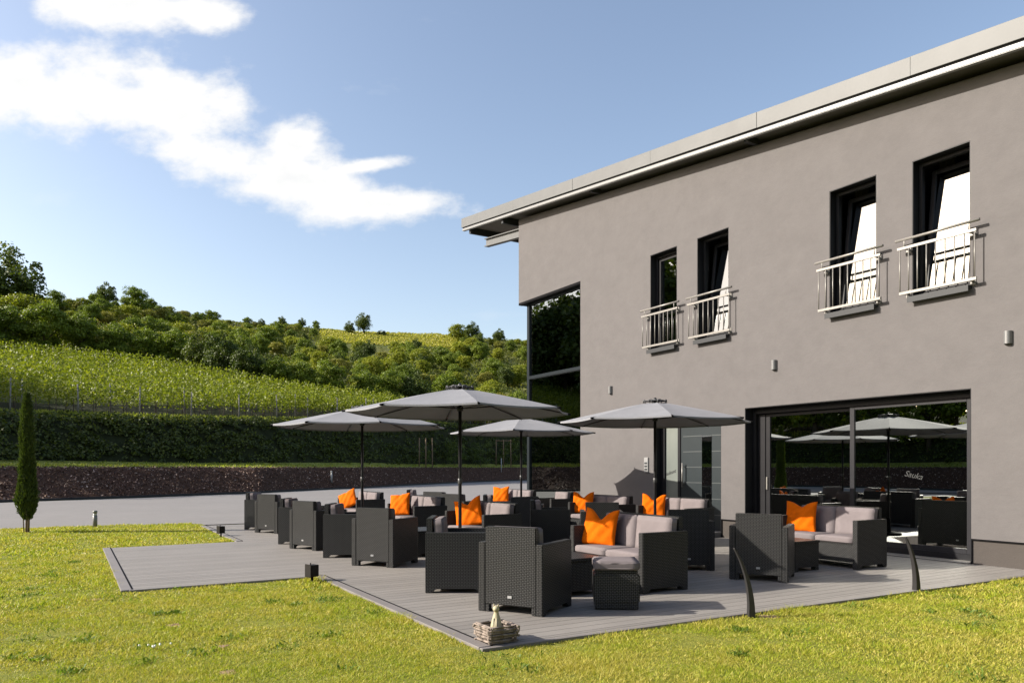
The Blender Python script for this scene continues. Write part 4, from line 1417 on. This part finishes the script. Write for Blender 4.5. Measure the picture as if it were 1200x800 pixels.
def grass():
    rs = np.random.RandomState(5)
    bands = [(3.2, 6.0, 10500, 0.0025, 0.019), (6.0, 9.0, 6200, 0.0036, 0.021), (9.0, 14.0, 2500, 0.006, 0.025), (14.0, 23.0, 700, 0.012, 0.030), (23, 29, 200, 0.020, 0.035)]
    c0 = math.atan2(FWD.y, FWD.x); half = R_(43)
    Vs = []
    for (d0, d1, dens, w, h) in bands:
        n = int(half * (d1 * d1 - d0 * d0) * dens)
        r = np.sqrt(rs.uniform(d0 * d0, d1 * d1, n)); a = c0 + rs.uniform(-half, half, n)
        x = r * np.cos(a); y = r * np.sin(a)
        ok = (x > -20.88) & (y < 11.2) & (x < 8)
        edge = np.interp(y, [2.7, 11.2], [-5.03, -4.82])
        ndeck = ~(((x < edge) & (y > 2.755)) | ((x > -14.90) & (x < -9.52) & (y > 0.53)))
        ok &= ndeck
        ok &= ~((y > 10.6) & (x > -4.9)) & ~((x < -20.6) & (y > 1.6)) & ~((x < -20.2) & (y > 2.7))
        # bare patches
        for (bx, by, br) in BARE:
            ok &= ~(((x - bx) ** 2 / 1.0 + (y - by) ** 2 < br ** 2) & (rs.uniform(size=n) < 0.72))
        x = x[ok]; y = y[ok]; n = len(x)
        pn = np.array([mnoise.noise(Vector((px * 1.7, py * 1.7, 0))) + 0.5 * mnoise.noise(Vector((px * 6, py * 6, 4))) for px, py in zip(x, y)]) if n < 520000 else np.zeros(n)
        hh = h * rs.uniform(0.55, 1.35, n) * (1 + 0.95 * pn)
        # scruffier tufts along the deck edge
        near = np.exp(-np.abs(y - 2.72) / 0.08) * (x < -5) * (x > -9.5) + np.exp(-np.abs(x - edge[ok]) / 0.08) * (y > 2.7)
        hh *= 1 + 0.55 * np.clip(near, 0, 1)
        th = rs.uniform(0, 2 * math.pi, n); ww = w * rs.uniform(0.7, 1.5, n)
        lean = rs.normal(size=(n, 2)) * 0.75
        base = np.stack([x, y, np.full(n, -0.026)], 1)
        sx = np.stack([np.cos(th) * ww, np.sin(th) * ww, np.zeros(n)], 1)
        tip = base + np.stack([lean[:, 0] * hh, lean[:, 1] * hh, hh], 1)
        Vs.append(np.stack([base - sx, base + sx, tip], 1).reshape(-1, 3))
    V = np.concatenate(Vs); F = np.arange(len(V)).reshape(-1, 3)
    o = mesh_np("lawn_grass", V, F, M_BLADE, nper=3)
    tag(o, "short dry yellow-green lawn grass round the terrace deck", "grass", kind='stuff')
    # darker weeds and coarse tufts standing out of the turf
    rs = np.random.RandomState(55); Vw = []
    for k in range(230):
        r = math.sqrt(rs.uniform(4.2 ** 2, 13 ** 2)); a = c0 + rs.uniform(-half, half)
        cx, cy = r * math.cos(a), r * math.sin(a)
        e = float(np.interp(cy, [2.7, 11.2], [-5.03, -4.82])) + 0.03
        if cx < -20 or cy > 10 or (cx < e and cy > 2.70) or (-14.95 < cx < -9.45 and cy > 0.48): continue
        m_ = rs.randint(14, 60); sp = rs.uniform(0.03, 0.11)
        x = cx + rs.normal(size=m_) * sp; y = cy + rs.normal(size=m_) * sp
        if cy > 2.6 or cx < -9: y = np.minimum(y, 0.50) if cx < -9.45 else y
        ok2 = ~((x < e) & (y > 2.72))
        x = x[ok2]; y = y[ok2]; m_ = len(x); hh = rs.uniform(0.018, 0.05, m_); th = rs.uniform(0, 6.28, m_); ww = rs.uniform(0.004, 0.009, m_)
        base = np.stack([x, y, np.full(m_, -0.026)], 1); sx = np.stack([np.cos(th) * ww, np.sin(th) * ww, np.zeros(m_)], 1)
        ln = rs.normal(size=(m_, 2)) * 0.8; mid = base + np.stack([ln[:, 0] * hh * .4, ln[:, 1] * hh * .4, hh * 0.65], 1)
        tip = base + np.stack([ln[:, 0] * hh, ln[:, 1] * hh, hh], 1)
        Vw.append(np.stack([base, mid + sx, tip, mid - sx], 1).reshape(-1, 3))
    Vw = np.concatenate(Vw)
    tag(mesh_np("lawn_weeds", Vw, np.arange(len(Vw)).reshape(-1, 4), m_leaf("weed", [(0.05, 0.09, 0.012), (0.10, 0.16, 0.018), (0.17, 0.23, 0.03)], 0.35, objvar=0)),
        "small darker green weeds and coarse tufts in the lawn", "weeds", kind='stuff')
    b = MB()
    for (bx, by, br) in BARE:
        n_ = 22; ph_ = rs.uniform(0, 6.28)
        b.bm.faces.new([b.bm.verts.new((bx + 1.0 * br * math.cos(t) * (1 + .25 * math.sin(3 * t + ph_)), by + br * math.sin(t) * (1 + .3 * math.sin(2 * t + ph_)), -0.0215)) for t in np.linspace(0, 2 * math.pi, n_, endpoint=False)])
    tag(b.build("bare_soil", m_ground("bare_earth", [(0.3, (0.16, 0.10, 0.055)), (0.7, (0.36, 0.26, 0.16))], 9, 8, bump=1.0, bscale=40, dist=0.02)), "small bare sandy patches worn in the lawn", "bare soil", kind='stuff')
    # clover heads
    b = MB()
    for k in range(9):
        x = -6.35 + rs.normal() * 0.05; y = 0.62 + rs.normal() * 0.07
        m = Matrix.Translation((x, y, 0.008 + rs.uniform(0, .012)))
        b.lathe([(0.001, -0.008), (0.007, -0.004), (0.009, 0.001), (0.006, 0.007), (0.001, 0.009)], 8, m)
    tag(b.build("clover_flowers", plain("clover_white", (0.7, 0.7, 0.62), 0.8)), "small white clover heads in the lawn", "flowers", kind='stuff')


grass()


# ================================================================== HILLSIDE PLANTING
def clumps(P, per, spread, size, rs, up=0.5):
    k = np.repeat(np.arange(len(P)), per)
    d = rs.normal(size=(len(k), 3)); d /= np.linalg.norm(d, axis=1, keepdims=True); d[:, 2] = np.abs(d[:, 2]) * 0.9
    C = P[k] + d * spread[k][:, None] * rs.uniform(0.6, 1.05, (len(k), 1))
    return leaf_quads(C, size * rs.uniform(0.6, 1.4, len(k)), up, rs, 1.0, d, 0.8)


def bank_planting():
    """shrubs and ground cover on the steep bank"""
    rs = np.random.RandomState(21); P = []; S = []
    for be in np.arange(146, 246, 0.22):
        E = f_edge(be); vis = 1.0
        k = int(max(5, E * 0.14)) if be < 196 else 4
        for _ in range(k):
            D = E + rs.uniform(8.0, 12.0); b2 = be + rs.uniform(-.15, .15)
            x, y, z = pol(b2, D); s = rs.uniform(0.22, 0.62) * (1.3 if D < E + 9.3 else 1)
            P.append((x, y, z - 0.05)); S.append(s)
    P = np.array(P); S = np.array(S)
    V, F = clumps(P, 55, S, 0.155, rs)
    o = mesh_np("bank_shrubs", V, F, m_leaf("bank_leaf", [(0.020, 0.030, 0.006), (0.055, 0.075, 0.013), (0.13, 0.145, 0.026)], 0.3, objvar=0, patch=0.45, pscale=0.5))
    tag(o, "dark ground-covering shrubs on the steep bank below the vineyard", "bank planting", kind='stuff')
    # grass tufts on top of the bank and on the verge
    P = []
    for be in np.arange(146, 246, 0.05):
        E = f_edge(be)
        for (a, c, k) in ((4.0, 7.9, 5), (11.0, 13.8, 22)):
            for _ in range(k): P.append(pol(be + rs.uniform(-.03, .03), E + rs.uniform(a, c)))
    P = np.array(P); N = len(P)
    hh = rs.uniform(0.10, 0.32, (N, 1)); hh[P[:, 2] < 2.2] *= 0.5
    th = rs.uniform(0, 6.28, N); w = 0.07
    sx = np.stack([np.cos(th) * w, np.sin(th) * w, np.zeros(N)], 1)
    ln = np.stack([rs.normal(size=N) * .08, rs.normal(size=N) * .08, np.zeros(N)], 1)
    P[:, 2] -= 0.03
    V = np.stack([P - sx, P + sx, P + ln + np.array([0, 0, 1]) * hh], 1).reshape(-1, 3)
    o = mesh_np("verge_tufts", V, np.arange(3 * N).reshape(N, 3), m_leaf("tuft", [(0.13, 0.17, 0.02), (0.24, 0.27, 0.04), (0.40, 0.37, 0.10)], 0.4, objvar=0), nper=3)
    tag(o, "rough grass along the top of the bark bank and of the shrub bank", "grass", kind='stuff')
    # chips lying on the mulch
    P = []
    for be in np.arange(147, 246, 0.012):
        E = f_edge(be); D = E + rs.uniform(0.05, 3.9); P.append(pol(be + rs.uniform(-.02, .02), D))
        D = E + rs.uniform(0.05, 3.9); P.append(pol(be + rs.uniform(-.02, .02), D)); D = E + rs.uniform(0.05, 3.9); P.append(pol(be + rs.uniform(-.02, .02), D))
    P = np.array(P); P[:, 2] += rs.uniform(0.0, 0.06, len(P))
    V, F = leaf_quads(P, rs.uniform(0.05, 0.12, len(P)), 0.6, rs, 1.3)
    mc, nt, bs = newmat("bark_chip")
    g = nt.add('ShaderNodeNewGeometry')
    nt.l.new(nt.ramp(g.outputs['Random Per Island'], [(0, (0.026, 0.011, 0.006)), (0.5, (0.080, 0.040, 0.023)), (0.84, (0.18, 0.105, 0.068)), (1, (0.46, 0.34, 0.28))]), bs.inputs['Base Color'])
    bs.inputs['Roughness'].default_value = 0.75
    o = mesh_np("mulch_chips", V, F, mc)
    tag(o, "dark brown bark chips covering the low bank along the road", "bark mulch", kind='stuff')


bank_planting()


def vineyard():
    rs = np.random.RandomState(33)
    mv = m_leaf("vine_leaf", [(0.050, 0.075, 0.006), (0.125, 0.155, 0.011), (0.185, 0.21, 0.018), (0.26, 0.255, 0.03)], 0.32, objvar=0.12, patch=0.2, pscale=0.35)
    post_m = plain("post_weathered", (0.20, 0.185, 0.17), 0.8, 0, 0.2, 0.2, 6)
    stem_m = plain("vine_stem", (0.075, 0.055, 0.042), 0.9, 0, 0.2, 0.3, 10)
    names = {0: "lowest vine row with posts and bare stems showing below its leaves"}
    row = 0
    for k in range(30):
        off = 13.4 + 1.8 * k
        pts = []
        for be in np.arange(147, 224, 0.1):
            lim = 13 + f_vine(be)
            if be < 158 and k < 2: lim = 99
            if off <= lim + (1.5 if k == 0 else 0): pts.append(be)
        if len(pts) < 12: break
        be = np.array(pts); D = np.array([f_edge(q) + off for q in be])
        X = D * np.cos(np.radians(be)); Y = D * np.sin(np.radians(be))
        seg = np.hypot(np.diff(X), np.diff(Y)); seg = np.where(seg > 3, 0, seg); s = np.concatenate([[0], np.cumsum(seg)]); L = s[-1]
        per = 120 if k < 3 else (85 if k < 10 else 60)
        n = int(L * per)
        ss = rs.uniform(0, L, n); b_ = np.interp(ss, s, be); Dd = np.interp(ss, s, D)
        # leaf wall: dense 0.75..1.85 with upright shoots on top
        shoot = np.array([mnoise.noise(Vector((q * 1.9, k * 7.3, 0))) for q in ss]) * 0.35 + np.array([mnoise.noise(Vector((q * 5.5, k * 3.3, 5))) for q in ss]) * 0.35
        zt = 1.92 + shoot
        zlo = 0.85 if k == 0 else 0.35
        zz = zlo + (zt - zlo) * np.power(rs.uniform(size=n), 0.8)
        wd = rs.normal(size=n) * np.interp(zz, [0.7, 1.3, 2.2], [0.20, 0.20, 0.07])
        P = np.array([pol(q, d + w_) for q, d, w_ in zip(b_, Dd, wd)])
        P[:, 2] += zz - (0.05 if k else 0)
        V, F = leaf_quads(P, rs.uniform(0.10, 0.22, n) * (1.0 if k < 4 else 1.15), 0.3, rs)
        root = empty("vine_row"); root.location = (0, 0, 0)
        lab = "lowest vine row, posts and bare stems showing under its leaves" if k == 0 else "leafy vine row on the slope above the lowest row"
        tag(root, lab, "vine row", "vine rows on the slope above the shrub bank")
        mesh_np("foliage", V, F, mv, root)
        if k < 2:
            b = MB(); q = 0.6
            while q < L:
                bb = np.interp(q, s, be); dd = np.interp(q, s, D); x, y, z = pol(bb, dd)
                b.tube((x, y, z - 0.1), (x + rs.normal() * .06, y + rs.normal() * .06, z + 0.95), 0.032, 0.02, 5, cap=False)
                q += 0.95 + rs.uniform(-.15, .2)
            b.build("stems", stem_m, root)["kind"] = "stuff"
            q = 1.3
            while q < L:
                bb = np.interp(q, s, be); dd = np.interp(q, s, D) - 0.25; x, y, z = pol(bb, dd)
                if bb < 200:
                    b = MB(); b.tube((x, y, z - 0.2), (x + rs.normal() * .03, y + rs.normal() * .03, z + rs.uniform(1.75, 2.05)), 0.045, 0.042, 7)
                    b.build("post", post_m, root)
                q += 3.6 if k == 0 else 5
    return


vineyard()


# ---- trees and shrubs on the hill
PROT = []
for i, (rx, rz, n, nl, sz, mi) in enumerate([(2.5, 2.5, 9500, 85, 0.21, 0), (2.8, 2.2, 9500, 95, 0.21, 1), (2.2, 2.9, 9500, 80, 0.21, 2), (2.5, 2.0, 9000, 80, 0.20, 3), (2.1, 1.8, 7500, 65, 0.19, 1), (2.7, 2.8, 9500, 75, 0.22, 0)]):
    PROT.append((rx, rz, n, nl, sz, LEAFMATS[mi], 100 + i))
PR = [None] * len(PROT)
DESC = ["mid-green rounded tree in the wooded belt on the hillside", "bright yellow-green bushy tree in the wooded belt on the hillside", "dark green dense tree in the wooded belt on the hillside",
        "olive dry-looking bush in the wooded belt on the hillside", "low light-green shrub in the wooded belt on the hillside", "large mid-green tree in the wooded belt on the hillside"]
NM = ["rounded_tree", "bushy_tree", "dense_tree", "olive_bush", "light_shrub", "broad_tree"]


def hill_tree(kind, be, D, sc, label=None, rz=None, dz=0.0, sq=1.0):
    rx, rz_, n, nl, sz, mat, seed = PROT[kind]
    if PR[kind] is None:
        o = tree_proto(NM[kind], DESC[kind], "tree" if kind not in (3, 4) else "shrub", rx, rz_, n, nl, sz, mat, seed); PR[kind] = o
    else: o = copy_tree(PR[kind])
    x, y, z = pol(be, D)
    o.location = (x, y, z - 0.15 * sc + dz); o.scale = (sc, sc, sc * sq); o.rotation_euler = (0, 0, R_((be * 37 + D * 11) % 360 if rz is None else rz))
    o['group'] = "trees and shrubs of the wooded hillside, kind: " + NM[kind].replace('_', ' ')
    o['label'] = label or DESC[kind]
    if label: del o['group']
    return o


# named individuals first
hill_tree(2, px2bear(12), 130, 2.15, "big dark tree standing highest on the skyline at the far left", dz=-0.5, sq=0.95)
hill_tree(1, px2bear(28), 118, 1.25, "yellow-green tree in front of the big dark skyline tree")
hill_tree(2, px2bear(126), 178, 1.0, "small round-topped tree on the skyline above the left third of the vineyard", dz=0.3)
hill_tree(0, px2bear(158), 168, 1.15, "pale leafy tree breaking the skyline right of the small round-topped one", dz=1.0)
hill_tree(2, px2bear(330), 262, 0.75, "tiny lone round tree on the crest, left of the hill field", dz=1.2)
hill_tree(0, px2bear(370), 268, 0.6, "tiny pale tree on the crest between the lone round tree and the dark crest tree", dz=0.6)
hill_tree(2, px2bear(426), 262, 1.3, "dark round tree on the crest at the left end of the hill field", dz=0.6)
hill_tree(2, px2bear(410), 262, 0.9, "low dark bush beside the dark round tree on the crest", dz=-0.5)
hill_tree(2, px2bear(447), 264, 0.85, "low dark bush right of the dark round crest tree", dz=-0.7, sq=0.6)
hill_tree(1, px2bear(536), 262, 1.25, "light green tree on the crest at the right end of the hill field", dz=1.2)
hill_tree(2, px2bear(554), 266, 1.2, "dark spreading tree on the crest right of the light green one", dz=1.0)
hill_tree(2, px2bear(586), 268, 0.95, "dark tree on the crest nearest the building corner", dz=1.0)

rs = random.Random(77); placed = []


def try_place(be, D, sc, kind, mind):
    x, y, _ = pol(be, D)
    for (px, py, pm) in placed:
        if (px - x) ** 2 + (py - y) ** 2 < ((mind + pm) / 2) ** 2: return False
    placed.append((x, y, mind)); hill_tree(kind, be, D, sc); return True


# belt right behind the vineyard
for be in np.arange(147, 226, 0.95):
    d0 = f_edge(be) + 13 + f_vine(be) + 4.5
    try_place(be + rs.uniform(-.2, .2), d0 + rs.uniform(0, 2), rs.uniform(0.8, 1.1) * (0.85 if be < 172 else 1), rs.choice([0, 2, 5, 0, 2, 5]), 2.6)
cnt = 0
for _ in range(14000):
    if cnt > 470: break
    be = rs.uniform(146, 200) if rs.random() < 0.88 else rs.uniform(200, 228)
    d0 = f_edge(be) + 13 + f_vine(be) + 7; C = f_crest(be)
    t = rs.random() ** 0.8
    D = d0 + (C - 2 - d0) * t
    px = 600 - 870 * math.tan(R_(be - fw))
    _, _, z = pol(be, D); py = 547.6 - (z - CAMH) * 870 / (D * math.cos(R_(be - fw)))
    if 372 < px < 540 and py < 414: continue          # the open field near the crest
    if 560 < px < 640 and 425 < py < 440: continue
    sc = rs.uniform(0.55, 1.05) * (1 + 0.25 * (D > 150)) * (1 if px < 230 else 0.85)
    if D > C - 28: sc *= 0.58
    elif D > C - 55: sc *= 0.8
    if px > 300: kind = rs.choice([0, 1, 1, 2, 3, 4, 5, 0])
    else: kind = rs.choice([0, 1, 1, 3, 3, 5, 4])
    if try_place(be, D, sc, kind, 3.3 * sc * (0.95 if px < 300 else 1.05)): cnt += 1
# tall trees and bank trees south of the terrace, seen mirrored in the glazing
for be in np.arange(202, 262, 2.3):
    D = f_edge(be) + rs.uniform(9, 14)
    sc = 1.45 if be < 222 else (1.0 if be < 228 else 1.15)
    hill_tree(2 if be > 226 else rs.choice([0, 2, 5]), be, D, sc * rs.uniform(0.9, 1.15), "tree behind the viewpoint, showing dark and mirrored in the glass" if False else None)

for be, D, sc in ((209, 72, 3.3), (207, 80, 3.5), (211, 84, 3.3), (205, 74, 3.0), (213, 72, 3.2), (210, 78, 3.6)):
    hill_tree(2, be, D, sc, None)

for be, D, sc in ((199.5, 86, 2.2), (202, 83, 2.5), (204.5, 84, 2.7), (207, 90, 3.0), (203, 92, 2.7)):
    hill_tree(rs.choice([0, 2]), be, D, sc, None)

for (x, y, sc) in ((17, -14, 2.2), (21, -6, 2.5), (19, 3, 2.3), (22, 10, 2.6), (18, 17, 2.2), (26, -13, 2.7), (27, 3, 2.8)):  # unseen trees added as blockers to darken the wicker's unlit sides
    o = hill_tree(rs.choice([0, 2, 5]), 200, 90, sc, None); o.location = (x, y, -0.2)
    o['group'] = "unseen tall trees added right of the terrace to darken shaded sides"; o['label'] = "tall tree standing off to the right of the terrace"

# field rows near the crest
def field_rows():
    r2 = np.random.RandomState(9); P = []
    for _ in range(5200):
        be = r2.uniform(px2bear(545), px2bear(376)); C = f_crest(be); D = C - r2.uniform(2, 62)
        x, y, z = pol(be, D)
        if (x * 0.32 + y * 0.2) % 1.0 < 0.55: P.append((x, y, z + 0.3))
    P = np.array(P); V, F = clumps(P, 7, np.full(len(P), 0.55), 0.5, r2)
    o = mesh_np("field_vines", V, F, m_leaf("field_leaf", [(0.17, 0.18, 0.02), (0.32, 0.31, 0.05), (0.50, 0.42, 0.12)], 0.3, objvar=0, patch=0.3, pscale=0.06))
    tag(o, "light green rows of small vines on the open field near the hill crest", "vineyard field", kind='stuff')
    # rough scrub between the trees
    P = []; S = []
    for _ in range(9000):
        be = r2.uniform(147, 186); d0 = f_edge(be) + 13 + f_vine(be) + 3; D = d0 + (f_crest(be) + 6 - d0) * r2.uniform() ** 0.8
        px = 600 - 870 * math.tan(R_(be - fw)); x, y, z = pol(be, D)
        if 376 < px < 540 and D > f_crest(be) - 62: continue
        P.append((x, y, z)); S.append(r2.uniform(0.4, 1.1))
    P = np.array(P); V, F = clumps(P, 16, np.array(S), 0.42, r2)
    o = mesh_np("hill_scrub", V, F, m_leaf("scrub_leaf", [(0.035, 0.05, 0.006), (0.10, 0.115, 0.014), (0.22, 0.20, 0.035)], 0.3, objvar=0, patch=0.5, pscale=0.08))
    tag(o, "low scrub growing between the trees of the hillside", "scrub", kind='stuff')


field_rows()

# shrubs, stakes and posts on the verge beyond the road
def verge_bush(px, D, r, h, label, sd2):
    be = px2bear(px); root = empty("verge_bush", pol(be, D)); tag(root, label, "bush")
    r3 = np.random.RandomState(sd2); P, d = crown_points(r, r, h * 0.55, 1500, 22, r3, zc=h * 0.5)
    V, F = leaf_quads(P, r3.uniform(0.07, 0.16, len(P)) * 1.2, 0.3, r3, 1.0, d, 0.8)
    mesh_np("foliage", V, F, LEAFMATS[2], root)
    b = MB(); b.tube((0, 0, -.1), (0, 0, h * .6), 0.03, 0.015, 6); b.build("stem", M_BARK, root)


def De(px, k): return f_edge(px2bear(px)) + k
verge_bush(533, De(533, 5.5), 1.55, 2.8, "loose light green bush right of the near parasol pole", 1)
verge_bush(563, De(563, 5.5), 1.65, 2.7, "loose light green bush left of the staked sapling with a crossbar", 2)
verge_bush(600, De(600, 5.8), 0.9, 3.3, "slim young green shrub behind the rear parasol pole", 3)


def staked(px, D, n, w, h, label, bar, sd2):
    be = px2bear(px); root = empty("staked_sapling", pol(be, D)); tag(root, label, "sapling")
    root.rotation_euler = (0, 0, R_(be - 180))
    for k in range(n):
        y = (k - (n - 1) / 2) * w; xo = (0.35 if k % 2 else -0.1)
        b = MB(); b.tube((xo, y, -0.3), (xo * 0.9, y * 0.96, h), 0.055, 0.05, 8); b.build("stake", M_WOOD, root)
    if bar:
        b = MB(); b.tube((0, -w * (n - 1) / 2 - .1, h - 0.12), (0, w * (n - 1) / 2 + .1, h - 0.12), 0.045, n=8); b.build("crossbar", M_WOOD, root)
    r3 = np.random.RandomState(sd2); P, d = crown_points(0.5, 0.5, 0.9, 420, 12, r3, zc=1.35)
    V, F = leaf_quads(P, r3.uniform(0.08, 0.16, len(P)), 0.3, r3, 1.0, d, 0.8); mesh_np("foliage", V, F, LEAFMATS[2], root)
    b = MB(); b.tube((0.1, 0, -.1), (0.1, 0, 2.2), 0.025, 0.012, 6); b.build("trunk", M_BARK, root)


staked(499, De(499, 4.0), 3, 0.60, 2.65, "young tree tied between three bare stakes, under the left parasol's right edge", False, 4)
staked(590, De(590, 4.6), 3, 0.85, 3.1, "young tree between stakes joined by a crossbar, left of the building corner", True, 5)
be = px2bear(587.5); x, y, z = pol(be, De(587.5, 2.2))
b = MB(); b.tube((0, 0, -0.3), (0, 0, 1.5), 0.05, n=8)
o = b.build("marker_post", plain("post_white", (0.3, 0.3, 0.29), 0.5)); o.location = (x, y, z)
tag(o, "thin white upright post in the bark bank left of the building corner", "post")
for px, D, h in ((408, 5.6, 2.4),):
    pass
